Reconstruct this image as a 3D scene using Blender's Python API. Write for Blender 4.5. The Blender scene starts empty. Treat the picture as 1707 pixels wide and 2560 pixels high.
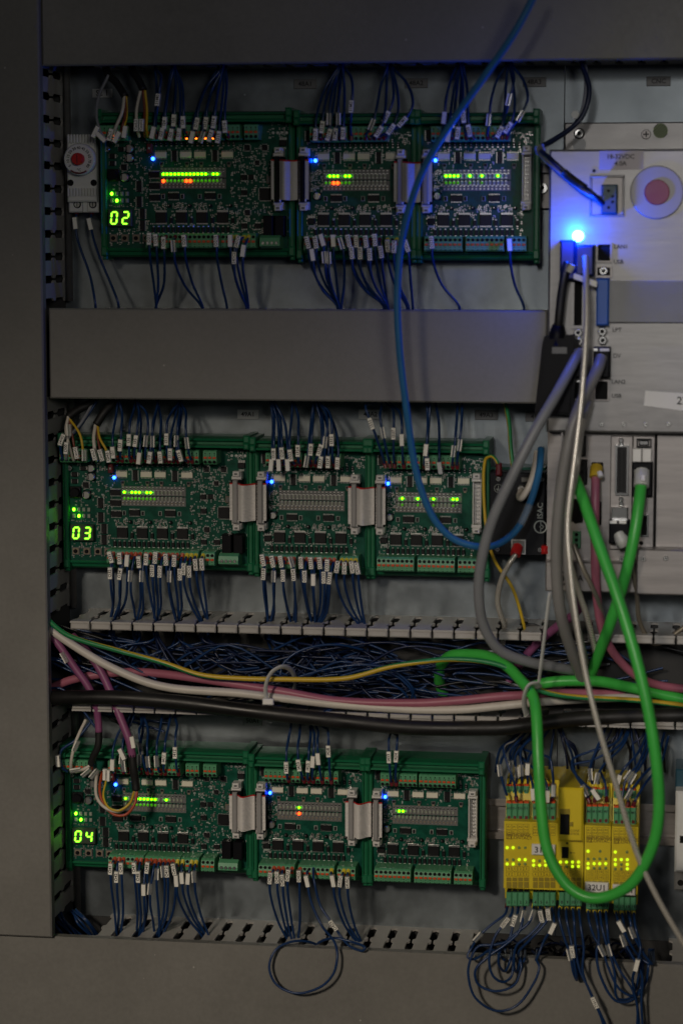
import bpy, math, random
from mathutils import Vector, Matrix
random.seed(7)
SC = bpy.context.scene
COL = SC.collection

# ---------------------------------------------------------------- camera, world, lights, exposure
CX, CY, F = 853.5, 1280.0, 5822.8
CAM_D, YAW, PITCH, ROLL = 1.84017736, .147086801, .116715246, .000480268
_c, _s = math.cos, math.sin
FWD = Vector((-_s(YAW) * _c(PITCH), _c(YAW) * _c(PITCH), -_s(PITCH)))
_r = Vector((_c(YAW), _s(YAW), 0)); _u = _r.cross(FWD)
RGT = _c(ROLL) * _r + _s(ROLL) * _u
UPV = _c(ROLL) * _u - _s(ROLL) * _r
CAM = -FWD * (CAM_D / FWD.y)

cam_data = bpy.data.cameras.new('camera')
cam_data.sensor_fit = 'VERTICAL'; cam_data.sensor_height = 36.0; cam_data.sensor_width = 24.0
cam_data.lens = F / 2560 * 36.0
cam_data.clip_start = .05; cam_data.clip_end = 50
cam = bpy.data.objects.new('camera', cam_data); COL.objects.link(cam)
cam.matrix_world = Matrix(((RGT.x, UPV.x, -FWD.x, CAM.x), (RGT.y, UPV.y, -FWD.y, CAM.y), (RGT.z, UPV.z, -FWD.z, CAM.z), (0, 0, 0, 1)))
SC.camera = cam
cam_data.dof.use_dof = True
cam_data.dof.focus_distance = 1.868
cam_data.dof.aperture_fstop = 3.6

world = bpy.data.worlds.new('World'); SC.world = world; world.use_nodes = True
_bg = world.node_tree.nodes['Background']
_bg.inputs[0].default_value = (.80, .88, 1, 1); _bg.inputs[1].default_value = .008

def spot(name, loc, aim, power, size, radius, color, blend=1.0):
    l = bpy.data.lights.new(name, 'SPOT'); l.energy = power; l.spot_size = math.radians(size); l.spot_blend = blend
    l.shadow_soft_size = radius; l.color = color
    o = bpy.data.objects.new(name, l); COL.objects.link(o); o.location = loc
    o.rotation_euler = (Vector(aim) - Vector(loc)).to_track_quat('-Z', 'Y').to_euler()
spot('room_lamp', (-.50, -2.5, .74), (-.04, 0, -.63), 102, 35, .12, (1, .87, .71))
spot('computer_fill', (.12, -2.7, .66), (.42, 0, .02), 74, 17.5, .14, (1, .96, .92))  # added fill, brightens the computer and the plate at the right
spot('upper_left_fill', (.75, -2.4, .55), (-.16, 0, .24), 17, 38, .2, (1, .96, .90))  # added fill, lifts the upper left and the left duct's side wall

SC.view_settings.view_transform = 'Standard'; SC.view_settings.look = 'None'
SC.view_settings.exposure = 0; SC.view_settings.gamma = 1
SC.cycles.use_denoising = True
SC.cycles.max_bounces = 6

def U(px, py, d=0.0):
    """photo pixel -> (X, Z) on the plane that stands d metres in front of the mounting plate"""
    v = FWD * F + RGT * (px - CX) - UPV * (py - CY)
    t = (-d - CAM.y) / v.y
    q = CAM + v * t
    return q.x, q.z
def P(px, py, d=0.0):
    x, z = U(px, py, d); return Vector((x, -d, z))

# ---------------------------------------------------------------- materials
MATS = {}
def mat(name, col, rough=.5, metal=0, var=.12, scale=60, bump=0, wear=0, emit=None, strength=1, trans=0, alpha=None, spec=None, coat=0, stretch=None, ior=1.45):
    m = bpy.data.materials.new(name); m.use_nodes = True
    nt = m.node_tree; b = nt.nodes['Principled BSDF']; N = nt.nodes.new; L = nt.links.new
    b.inputs['Roughness'].default_value = rough; b.inputs['Metallic'].default_value = metal
    b.inputs['Base Color'].default_value = (*col, 1); b.inputs['IOR'].default_value = ior
    if spec is not None: b.inputs['Specular IOR Level'].default_value = spec
    if coat: b.inputs['Coat Weight'].default_value = coat
    if trans: b.inputs['Transmission Weight'].default_value = trans
    if alpha is not None: b.inputs['Alpha'].default_value = alpha
    if emit:
        b.inputs['Emission Color'].default_value = (*emit, 1); b.inputs['Emission Strength'].default_value = strength
    elif var or bump:
        tc = N('ShaderNodeTexCoord'); mp = N('ShaderNodeMapping'); L(tc.outputs['Object'], mp.inputs[0])
        if stretch: mp.inputs['Scale'].default_value = stretch
        no = N('ShaderNodeTexNoise'); no.inputs['Scale'].default_value = scale; no.inputs['Detail'].default_value = 6; no.inputs['Roughness'].default_value = .62
        L(mp.outputs[0], no.inputs['Vector'])
        if var:
            mx = N('ShaderNodeMix'); mx.data_type = 'RGBA'
            mx.inputs[6].default_value = (*[c * (1 - var) for c in col], 1); mx.inputs[7].default_value = (*[min(1, c * (1 + var)) for c in col], 1)
            mr = N('ShaderNodeMapRange'); mr.inputs[1].default_value = .3; mr.inputs[2].default_value = .7
            L(no.outputs['Fac'], mr.inputs[0]); L(mr.outputs[0], mx.inputs[0]); L(mx.outputs[2], b.inputs['Base Color'])
            rr = N('ShaderNodeMapRange'); rr.inputs[3].default_value = max(.03, rough - .1); rr.inputs[4].default_value = min(1, rough + .1)
            L(no.outputs['Fac'], rr.inputs[0]); L(rr.outputs[0], b.inputs['Roughness'])
        if wear:      # faint smudges and a few pale specks of dust
            n2 = N('ShaderNodeTexNoise'); n2.inputs['Scale'].default_value = 7; n2.inputs['Detail'].default_value = 5; n2.inputs['Roughness'].default_value = .7; L(tc.outputs['Object'], n2.inputs['Vector'])
            r2 = N('ShaderNodeMapRange'); r2.inputs[1].default_value = .35; r2.inputs[2].default_value = .68; r2.inputs[3].default_value = 1 - wear; r2.inputs[4].default_value = 1 + wear
            L(n2.outputs['Fac'], r2.inputs[0])
            vo = N('ShaderNodeTexVoronoi'); vo.inputs['Scale'].default_value = 34; L(tc.outputs['Object'], vo.inputs['Vector'])
            r3 = N('ShaderNodeMapRange'); r3.inputs[1].default_value = .020; r3.inputs[2].default_value = .032; r3.inputs[3].default_value = 1.9; r3.inputs[4].default_value = 1; L(vo.outputs['Distance'], r3.inputs[0])
            mu = N('ShaderNodeMath'); mu.operation = 'MULTIPLY'; L(r2.outputs[0], mu.inputs[0]); L(r3.outputs[0], mu.inputs[1])
            mv = N('ShaderNodeVectorMath'); mv.operation = 'SCALE'; L(mx.outputs[2], mv.inputs[0]); L(mu.outputs[0], mv.inputs['Scale']); L(mv.outputs[0], b.inputs['Base Color'])
            ra = N('ShaderNodeMath'); ra.operation = 'MULTIPLY'; L(rr.outputs[0], ra.inputs[0]); L(r2.outputs[0], ra.inputs[1]); L(ra.outputs[0], b.inputs['Roughness'])
        if bump:
            bp = N('ShaderNodeBump'); bp.inputs['Strength'].default_value = bump; bp.inputs['Distance'].default_value = .0006
            L(no.outputs['Fac'], bp.inputs['Height']); L(bp.outputs[0], b.inputs['Normal'])
    MATS[name] = m
    return name

mat('duct_grey', (.205, .198, .182), .46, var=.06, scale=300, bump=.05, wear=.10)
mat('duct_shade', (.03, .03, .03), .7)  # grey duct plastic coloured near black, standing for shade inside the ducts
mat('finger_grey', (.43, .41, .385), .45, var=.08, scale=80)
mat('zinc', (.182, .206, .222), .42, .82, var=.30, scale=14, bump=.2, wear=.16)
mat('steel', (.255, .248, .243), .40, .5, var=.12, scale=40, stretch=(.6, 1, 3.5), bump=.14, wear=.16)
mat('steel_dull', (.30, .28, .27), .45, .55, var=.16, scale=30, stretch=(.5, 1, 5), bump=.08)
mat('chrome', (.75, .75, .74), .2, 1, var=0)
mat('tin', (.60, .60, .58), .3, .9, var=0)
mat('frame_green', (.012, .15, .065), .38, var=.10, scale=50)
mat('terminal_green', (.095, .33, .165), .45, var=.06)
mat('pcb', (.0045, .076, .048), .38, var=.35, scale=140, spec=.22)
mat('chip_black', (.010, .010, .011), .42, var=.2, spec=.25)
mat('black_plastic', (.006, .006, .008), .45, var=.2, spec=.13)
mat('hole', (.003, .003, .003), .9, var=0)
mat('cream', (.78, .73, .60), .5, var=.05)
mat('smd_grey', (.15, .15, .145), .45, var=0)
mat('smd_tan', (.26, .20, .14), .5, var=0)
mat('silk', (.36, .39, .36), .6, var=0)
mat('led_clear', (.34, .36, .30), .25, var=0)
mat('button_red', (.70, .085, .02), .4, var=0)
mat('red_plastic', (.55, .02, .02), .35, var=0)
mat('dark_red', (.13, .012, .018), .35, var=0)
mat('wire_blue', (.008, .034, .115), .33, var=.12)
mat('wire_navy_shade', (.008, .016, .055), .36, var=.1)  # dark cord strand; also blue tangle wires darkened to stand for shade
mat('wire_black', (.010, .010, .012), .4, var=.1)
mat('wire_white', (.62, .57, .50), .42, var=.06)
mat('wire_grey', (.22, .23, .26), .4, var=.08)
mat('wire_yellow', (.60, .40, .03), .38, var=.05)
mat('wire_brown', (.16, .035, .018), .4, var=.05)
mat('wire_red', (.42, .07, .025), .4, var=.05)
mat('wire_green', (.02, .22, .07), .38, var=.05)
mat('ferrule_yellow', (.62, .50, .03), .4, var=0)
mat('marker', (.88, .85, .77), .5, var=.04)
mat('ink', (.02, .02, .022), .6, var=0)
mat('clear', (.55, .56, .52), .14, var=0, alpha=.30, spec=.8)
mat('tie', (.60, .60, .56), .35, var=0, alpha=.85)
mat('cable_blue', (.028, .15, .34), .32, var=.06)
mat('cable_grey', (.23, .235, .245), .40, var=.06)
mat('cable_trans', (.26, .25, .235), .35, var=.05, alpha=.8)
mat('cable_green', (.055, .46, .065), .36, var=.08, scale=35)
mat('cable_pink', (.37, .115, .165), .42, var=.08)
mat('cable_purple', (.25, .075, .175), .42, var=.08)
mat('cable_white', (.60, .555, .49), .42, var=.08)
mat('cable_black', (.012, .0115, .011), .45, var=.3, wear=.25, scale=50, bump=.1)
mat('shrink', (.012, .012, .012), .55, var=.2)
mat('braid_light', (.85, .81, .72), .3, .4, var=0)
mat('braid_mid', (.40, .36, .30), .35, .4, var=0)
mat('braid_dark', (.25, .22, .17), .35, .5, var=0)
mat('pc_yellow', (.73, .56, .022), .42, var=.05)
mat('pc_print', (.20, .13, .01), .6, var=0)
mat('pc_window', (.34, .26, .035), .35, var=0)
mat('thermo', (.70, .70, .67), .5, var=.05)
mat('label_grey', (.17, .17, .17), .45, var=.1)
mat('label_light', (.42, .43, .43), .45, var=.1)
mat('label_white', (.82, .80, .77), .5, var=.04)
mat('rating', (.48, .425, .435), .4, var=.04)
mat('disc_grey', (.46, .44, .445), .4, var=.04)
mat('disc_red', (.36, .035, .06), .4, var=.05)
mat('isac_black', (.007, .008, .011), .5, var=.15, spec=.18)
mat('plug_blue', (.01, .018, .05), .4, var=0)
mat('strip_blue', (.010, .10, .48), .4, var=0)
mat('plug_teal', (.02, .07, .10), .4, var=0)
mat('ribbon', (.74, .715, .69), .32, var=.05)
mat('ribbon_clip', (.30, .29, .285), .45, var=.05)
mat('flat_cable', (.50, .50, .50), .4, var=.04)
mat('sticker_green', (.22, .30, .10), .45, var=0)
mat('lit_green', (.1, .3, .02), .4, emit=(.10, 1, .0), strength=9)
mat('lit_green_big', (.1, .3, .02), .4, emit=(.16, 1, .01), strength=10)
mat('lit_digit', (.1, .3, .02), .4, emit=(.20, 1, .02), strength=4.2)
mat('lit_dim', (.1, .3, .02), .4, emit=(.2, 1, .01), strength=.16)
mat('lit_yellow', (.3, .3, .02), .4, emit=(.60, 1, .01), strength=1.15)
mat('lit_red', (.4, .05, .02), .4, emit=(1, .040, .003), strength=8)
mat('lit_amber', (.4, .1, .02), .4, emit=(1, .16, .01), strength=5)
mat('lit_blue', (.02, .1, .4), .4, emit=(0, .022, 1), strength=14)
mat('lit_blue_core', (.02, .1, .4), .4, emit=(.01, .055, 1), strength=22)
mat('lit_lamp', (.1, .2, .4), .4, emit=(.10, .5, 1), strength=14)
mat('digit_off', (.05, .06, .045), .4, var=0)

# ---------------------------------------------------------------- mesh builder
_TXT = {}
def text_geo(s, size):
    k = (s, size)
    if k not in _TXT:
        c = bpy.data.curves.new('t', 'FONT'); c.body = s; c.size = size; c.align_x = 'CENTER'; c.align_y = 'CENTER'; c.resolution_u = 2; c.offset = size * .018
        o = bpy.data.objects.new('t', c); COL.objects.link(o)
        bpy.context.view_layer.update()
        me = bpy.data.meshes.new_from_object(o.evaluated_get(bpy.context.evaluated_depsgraph_get()))
        _TXT[k] = ([tuple(v.co) for v in me.vertices], [tuple(p.vertices) for p in me.polygons])
        bpy.data.objects.remove(o); bpy.data.curves.remove(c); bpy.data.meshes.remove(me)
    return _TXT[k]

def catmull(pts, n=6):
    out = []
    p = [Vector(a) for a in pts]
    if len(p) == 2: return [p[0].lerp(p[1], i / n) for i in range(n + 1)]
    for i in range(len(p) - 1):
        a, b, c, d = p[max(i - 1, 0)], p[i], p[i + 1], p[min(i + 2, len(p) - 1)]
        la, lb, lc = max((b - a).length, 1e-6), max((c - b).length, 1e-6), max((d - c).length, 1e-6)
        m1 = (c - a) * (lb / (la + lb)) if i else (c - b)
        m2 = (d - b) * (lb / (lb + lc)) if i < len(p) - 2 else (c - b)
        for j in range(n):
            t = j / n; t2, t3 = t * t, t * t * t
            out.append(b * (2 * t3 - 3 * t2 + 1) + m1 * (t3 - 2 * t2 + t) + c * (3 * t2 - 2 * t3) + m2 * (t3 - t2))
    out.append(p[-1]); return out

class MB:
    def __init__(s): s.v = []; s.f = []; s.m = []; s.sm = []
    def add(s, vs, fs, m, smooth=False):
        o = len(s.v); s.v += [tuple(v) for v in vs]
        for f in fs: s.f.append(tuple(i + o for i in f)); s.m.append(m); s.sm.append(smooth)
    def box(s, x0, x1, d0, d1, z0, z1, m, bev=0, back=False):
        """axis box; d is the distance in front (world Y = -d); bev chamfers the front edges"""
        if x0 > x1: x0, x1 = x1, x0
        if z0 > z1: z0, z1 = z1, z0
        if not bev:
            vs = [(x0, -d0, z0), (x1, -d0, z0), (x1, -d0, z1), (x0, -d0, z1), (x0, -d1, z0), (x1, -d1, z0), (x1, -d1, z1), (x0, -d1, z1)]
            fs = [(4, 5, 6, 7), (0, 4, 7, 3), (1, 2, 6, 5), (3, 7, 6, 2), (0, 1, 5, 4), (0, 3, 2, 1)]
        else:
            b = min(bev, (x1 - x0) * .45, (z1 - z0) * .45, abs(d1 - d0) * .9)
            e = d1 - b
            vs = [(x0, -d0, z0), (x1, -d0, z0), (x1, -d0, z1), (x0, -d0, z1), (x0, -e, z0), (x1, -e, z0), (x1, -e, z1), (x0, -e, z1),
                  (x0 + b, -d1, z0 + b), (x1 - b, -d1, z0 + b), (x1 - b, -d1, z1 - b), (x0 + b, -d1, z1 - b)]
            fs = [(8, 9, 10, 11), (0, 4, 7, 3), (1, 2, 6, 5), (3, 7, 6, 2), (0, 1, 5, 4), (0, 3, 2, 1),
                  (4, 5, 9, 8), (5, 6, 10, 9), (6, 7, 11, 10), (7, 4, 8, 11)]
        s.add(vs, fs, m)
    def pb(s, x0, y0, x1, y1, d0, d1, m, bev=0):
        """box whose front face covers the photo rectangle"""
        xm, ym = (x0 + x1) / 2, (y0 + y1) / 2
        s.box(U(x0, ym, d1)[0], U(x1, ym, d1)[0], d0, d1, U(xm, y1, d1)[1], U(xm, y0, d1)[1], m, bev)
    def cyl(s, x, z, r, d0, d1, m, n=14, bev=0, r1=None, ax=1, az=1):
        r1 = r if r1 is None else r1
        rings = [(r, d0), (r1, d1)] if not bev else [(r, d0), (r1, d1 - bev), (r1 - bev, d1)]
        vs = []
        for (q, d) in rings:
            for i in range(n):
                a = 2 * math.pi * i / n; vs.append((x + q * ax * math.cos(a), -d, z + q * az * math.sin(a)))
        fs = []
        for k in range(len(rings) - 1):
            for i in range(n):
                j = (i + 1) % n; fs.append((k * n + i, k * n + j, (k + 1) * n + j, (k + 1) * n + i))
        s.add(vs, fs, m, True)
        k = (len(rings) - 1) * n
        s.add(vs[k:], [tuple(range(n))], m)
    def ring(s, x, z, r0, r1, d0, d1, m, n=20):
        vs = []
        for (q, d) in ((r1, d0), (r1, d1), (r0, d1), (r0, d0)):
            for i in range(n):
                a = 2 * math.pi * i / n; vs.append((x + q * math.cos(a), -d, z + q * math.sin(a)))
        fs = []
        for k in range(3):
            for i in range(n):
                j = (i + 1) % n; fs.append((k * n + i, k * n + j, (k + 1) * n + j, (k + 1) * n + i))
        s.add(vs, fs, m)
    def prism(s, prof, a, b, axis, m):
        """prof: list of 2D points; extruded from a to b along axis 'x' (prof = (z,d)), 'z' (prof = (x,d)) or 'd' (prof = (x,z))"""
        n = len(prof); vs = []
        for t in (a, b):
            for (p, q) in prof:
                vs.append({'x': (t, -q, p), 'z': (p, -q, t), 'd': (p, -t, q)}[axis])
        fs = [(i, (i + 1) % n, n + (i + 1) % n, n + i) for i in range(n)] + [tuple(range(n - 1, -1, -1)), tuple(range(n, 2 * n))]
        s.add(vs, fs, m)
    def tube(s, pts, r, m, sides=7, n=6, m2=None, twist=0, braid=False, cap=True, raw=False, flat=1):
        q = pts if raw else catmull(pts, n)
        T = []
        for i in range(len(q)):
            t = q[min(i + 1, len(q) - 1)] - q[max(i - 1, 0)]
            T.append(t.normalized() if t.length > 1e-9 else Vector((0, 0, 1)))
        nrm = T[0].orthogonal().normalized(); rings = []
        vs = []
        for i, c in enumerate(q):
            nrm = (nrm - T[i] * nrm.dot(T[i]))
            nrm = nrm.normalized() if nrm.length > 1e-9 else T[i].orthogonal().normalized()
            bn = T[i].cross(nrm)
            rr = r[i] if isinstance(r, list) else r
            for k in range(sides):
                a = 2 * math.pi * k / sides + twist * i
                vs.append(c + nrm * (math.cos(a) * rr) + bn * (math.sin(a) * rr * flat))
        o = len(s.v); s.v += [tuple(v) for v in vs]
        for i in range(len(q) - 1):
            for k in range(sides):
                k2 = (k + 1) % sides
                s.f.append((o + i * sides + k, o + i * sides + k2, o + (i + 1) * sides + k2, o + (i + 1) * sides + k))
                mm = m
                if m2: mm = (m2 if ((i + k) % 2 if braid else k < sides // 2) else m)
                s.m.append(mm); s.sm.append(True)
        if cap:
            for i0 in (0, (len(q) - 1) * sides):
                s.f.append(tuple(o + i0 + k for k in range(sides))); s.m.append(m); s.sm.append(False)
    def text(s, t, c, size, m, rot=0, flip=1):
        vs, fs = text_geo(t, size); ca, sa = math.cos(rot), math.sin(rot)
        s.add([(c[0] + x * ca - y * sa, c[1], c[2] + x * sa + y * ca) for (x, y, _) in vs], fs, m)
    def ptext(s, t, px, py, d, h, m, rot=0):
        """text centred on a photo pixel, h = letter height in photo pixels"""
        s.text(t, P(px, py, d), h / 3200 * 1.38, m, rot)
    def mesh(s, name, c=Vector((0, 0, 0))):
        me = bpy.data.meshes.new(name)
        me.from_pydata([(v[0] - c[0], v[1] - c[1], v[2] - c[2]) for v in s.v], [], s.f)
        ks = []
        for k in s.m:
            if k not in ks: ks.append(k)
        for k in ks: me.materials.append(MATS[k])
        ix = {k: i for i, k in enumerate(ks)}
        me.polygons.foreach_set('material_index', [ix[k] for k in s.m])
        me.polygons.foreach_set('use_smooth', s.sm)
        me.update(); return me
    def build(s, name, parent=None, label=None, cat=None, group=None, kind=None):
        xs = [v[0] for v in s.v]; ys = [v[1] for v in s.v]; zs = [v[2] for v in s.v]
        c = Vector(((min(xs) + max(xs)) / 2, max(ys), (min(zs) + max(zs)) / 2))
        o = bpy.data.objects.new(name, s.mesh(name, c)); COL.objects.link(o)
        if parent:
            o.parent = parent
            base = Vector((0, 0, 0)); q = parent
            while q: base += q.location; q = q.parent
            o.location = c - base
        else: o.location = c
        return tag(o, label, cat, group, kind)

def tag(o, label=None, cat=None, group=None, kind=None):
    if label: o['label'] = label
    if cat: o['category'] = cat
    if group: o['group'] = group
    if kind: o['kind'] = kind
    return o
def thing(name, loc, label, cat, group=None):
    o = bpy.data.objects.new(name, None); COL.objects.link(o); o.location = loc; o.empty_display_size = .01
    return tag(o, label, cat, group)
def inst(name, me, parent, loc, rot=None, kind=None, label=None):
    o = bpy.data.objects.new(name, me); COL.objects.link(o); o.parent = parent; o.location = loc
    if rot: o.rotation_euler = rot
    return tag(o, label, kind=kind)
ORD = 'first second third fourth fifth sixth seventh eighth ninth tenth eleventh twelfth thirteenth fourteenth fifteenth sixteenth seventeenth eighteenth nineteenth twentieth'.split()

# ---------------------------------------------------------------- setting: mounting plate
DH, DL = .0728, .0792            # front depth of the horizontal and vertical wiring ducts
SEAM = U(1410, 300, 0)[0]
b = MB(); b.box(-.9, SEAM - .0004, -.003, 0, -.8, .8, 'zinc'); b.build('mounting_plate', kind='structure', label='galvanised steel mounting plate behind the boards')
b = MB(); b.box(SEAM + .0004, .9, -.003, 0, -.8, .8, 'zinc'); b.build('mounting_plate', kind='structure', label='galvanised steel mounting plate behind the computer')

# ---------------------------------------------------------------- wiring ducts
def finger_prof(p, D, neck=True):
    h = p / 2
    g = .0031
    r = [(h, .0), (h, .005), (h - g, .008)]
    r += [(h - g, .031), (h - g + .0022, .034), (h - g + .0022, .0385), (h - g, .0415)]
    r += [(h - g, D - .013), (h - .0012, D - .0095), (h - .0007, D - .002), (h - .0007, D)]
    return r + [(-x, d) for (x, d) in reversed(r)]
def finger_mesh(p, D, axis, lip=0, sgn=-1):
    b = MB(); pr = finger_prof(p, D)
    if axis == 'z': b.prism(pr, -.0008, .0008, 'z', 'finger_grey')
    else: b.prism(pr, -.0008, .0008, 'x', 'finger_grey')
    if lip:
        h = p / 2 - .0009
        b.box(-h, h, D - .0032, D, .0009 * sgn, lip * sgn, 'finger_grey', .0009)
    return b.mesh('finger')
FM_H = finger_mesh(.017, DH - .0012, 'z')
FM_L = finger_mesh(.0178, DL - .0012, 'x')
FM_O = finger_mesh(.017, .066, 'z', lip=.0058)
FM_OL = finger_mesh(.017, .066, 'z', lip=.0045, sgn=1)
def finger_row(parent, me, x0, x1, z, phase, p=.017):
    """fingers between x0 and x1; one gap lies at x = phase"""
    k = math.ceil((x0 - phase) / p - .02)
    while phase + (k + 1) * p <= x1 + .0005:
        x = phase + (k + .5) * p
        inst('finger', me, parent, Vector((x, 0, z)) - parent.location); k += 1

XR = U(1900, 800, 0)[0]; XL = U(-160, 800, DL)[0]
# left vertical duct
lx = U(114.5, 1250, DL)[0]; wx = lx - .0028
z_end = U(60, 2341.5, DL)[1]
LD = thing('wiring_duct', (lx - .045, 0, z_end), 'tall vertical grey wiring duct along the left edge of the cabinet', 'wiring duct', 'wiring ducts')
b = MB(); b.box(XL, lx, DL - .010, DL, z_end, .8, 'duct_grey', .0012); b.build('cover', LD)
b = MB(); b.box(XL, wx, .0002, .002, z_end, .8, 'duct_shade'); b.box(XL, XL + .002, .002, DL - .011, z_end, .8, 'duct_shade'); b.build('base', LD)
k = 0
zg = U(140, 298, .05)[1]
for i in range(-8, 46):
    z = zg - (i + .5) * .0178
    y = 298 + (i + .5) * 57.5
    if z < z_end + .004 or (760 < y < 1010) or (1545 < y < 1765): continue
    inst('finger', FM_L, LD, Vector((wx, 0, z)) - LD.location)
# top duct
zb = U(900, 156, DH)[1]
tl = U(104, 160, DH)[0] + .0007
TD = thing('wiring_duct', (0, 0, zb), 'horizontal grey wiring duct across the top of the cabinet, cover closed', 'wiring duct', 'wiring ducts')
b = MB(); b.box(tl, XR, DH - .009, DH, zb, .8, 'duct_grey', .0012); b.build('cover', TD)
b = MB(); b.box(tl, XR, .0002, .002, zb + .003, .8, 'duct_shade'); b.build('base', TD)
finger_row(TD, FM_H, U(175, 160, .06)[0], XR, zb + .0022, U(223, 165, .05)[0])
# middle duct
zt, zb2 = U(740, 773.7, DH)[1], U(740, 1002.5, DH)[1]
ml, mr = U(124, 890, DH)[0], U(1366, 890, DH)[0]
MD = thing('wiring_duct', ((ml + mr) / 2, 0, zb2), 'horizontal grey wiring duct between the top and middle rows of boards', 'wiring duct', 'wiring ducts')
b = MB(); b.box(ml, mr, DH - .009, DH, zb2, zt, 'duct_grey', .0012); b.build('cover', MD)
b = MB(); b.box(ml, mr, .0002, .002, zb2 + .002, zt - .002, 'duct_shade'); b.box(ml, mr, .002, DH - .0095, zb2 + .0016, zb2 + .0032, 'finger_grey'); b.build('base', MD)
finger_row(MD, FM_H, ml + .012, mr, zt - .0022, U(223, 768, .055)[0])
# open duct under the middle row
zo, zo2 = U(700, 1568, .066)[1], U(320, 1779, .066)[1]
ol, orr = U(172, 1565, .066)[0], U(1361, 1590, .066)[0]
OD = thing('wiring_duct', ((ol + orr) / 2, 0, zo2), 'open wiring duct without cover below the middle row, filled with cables', 'wiring duct', 'wiring ducts')
b = MB(); b.box(ol, U(1800, 1700, 0)[0], .0002, .002, zo2, zo, 'duct_shade'); b.build('base', OD)
finger_row(OD, FM_O, ol - .001, orr + .001, zo, U(226, 1562, .066)[0])
finger_row(OD, FM_O, U(1425, 1590, .066)[0], U(1800, 1600, .066)[0], zo, U(226, 1562, .066)[0])
finger_row(OD, FM_OL, ol, U(1800, 1800, .066)[0], zo2, U(230, 1775, .066)[0])
# bottom duct
zd = U(640, 2365, DH)[1]
bl = XL
BD = thing('wiring_duct', (0, 0, zd - .14), 'wide grey wiring duct along the bottom with slots in its top side', 'wiring duct', 'wiring ducts')
b = MB(); b.box(bl, XR, DH - .009, DH, -.8, zd, 'duct_grey', .0014); b.build('cover', BD)
b = MB(); b.box(bl, XR, .0002, .002, -.8, zd - .003, 'duct_shade'); b.build('base', BD)
ph = U(235, 2335, .06)[0]
finger_row(BD, FM_H, U(196, 2330, .06)[0], U(1196, 2390, .06)[0], zd - .0018, ph)
finger_row(BD, FM_H, U(1618, 2400, .06)[0], XR, zd - .0018, ph)

# vertical rod at the left, DIN rails
b = MB(); x = U(171, 400, .012)[0]
for (za, zb_) in ((U(171, 90, .012)[1], U(180, 752, .012)[1]), (zb2 + .004, zo + .003), (zo2, zd + .004)): b.tube([Vector((x, -.012, za)), Vector((x, -.012, zb_))], .0026, 'steel', 12, 1)
b.build('metal_rod', label='slim vertical metal rod beside the left wiring duct', cat='rod')

def din_rail(x0, x1, z, label):
    b = MB(); h = .0165
    prof = [(-h, .0005 + .007), (-h, .0075 + .0012), (-h + .0055, .0087), (-h + .0055, .0017), (h - .0055, .0017), (h - .0055, .0087), (h, .0087), (h, .0075), (h - .0043, .0075), (h - .0043, .0005), (-h + .0043, .0005), (-h + .0043, .0075)]
    b.prism([(z + p, d) for p, d in prof], x0, x1, 'x', 'steel_dull')
    return b.build('mounting_rail', label=label, cat='rail')
z1 = (U(1300, 2009, .0087)[1] + U(1300, 2090, .0087)[1]) / 2
din_rail(U(1150, 2050, 0)[0], U(1800, 2050, 0)[0], z1, 'steel mounting rail behind the yellow modules in the bottom row')
z2 = (U(1350, 421, .0087)[1] + U(1350, 513, .0087)[1]) / 2
r = din_rail(U(1300, 460, 0)[0], U(1388, 460, 0)[0], z2, 'short shiny steel mounting rail between the top right board and the computer')
b = MB(); x, z = U(1354, 470, .004); b.cyl(x, z, .0046, .0018, .0042, 'chrome', 18, .0006); b.cyl(x, z, .0018, .0042, .0046, 'hole', 6); b.build('screw', r)
# ---------------------------------------------------------------- label plates glued to the mounting plate
def plate(px, py, w, h, s, m, label, th=12):
    t = thing('label_plate', P(px, py, 0), label, 'label', 'label plates on the mounting plate')
    b = MB(); b.pb(px - w / 2, py - h / 2, px + w / 2, py + h / 2, .0002, .0012, m, .0004); b.build('plate', t)
    b = MB(); b.ptext(s, px, py, .0014, th, 'ink'); b.build('lettering', t)
plate(256, 233, 50, 22, 'S2 1', 'label_light', 'faint grey label plate above the thermostat, partly behind wires', 14)
for (x, y, s, w, m) in ((763, 210, '48A1', 57, 'label_grey'), (1040, 208, '48A2', 58, 'label_grey'), (1335, 205, '48A3', 58, 'label_grey'), (1645, 203, 'CNC', 60, 'label_grey'),
                     (620, 1036, '49A1', 54, 'label_light'), (926, 1036, '49A2', 60, 'label_light'), (1215, 1038, '49A3', 58, 'label_grey'), (1334, 1042, '41', 44, 'label_grey'), (632, 1802, '50A1', 46, 'label_light')):
    plate(x, y, w, 24, s, m, 'small grey label plate on the mounting plate reading ' + s)
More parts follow.
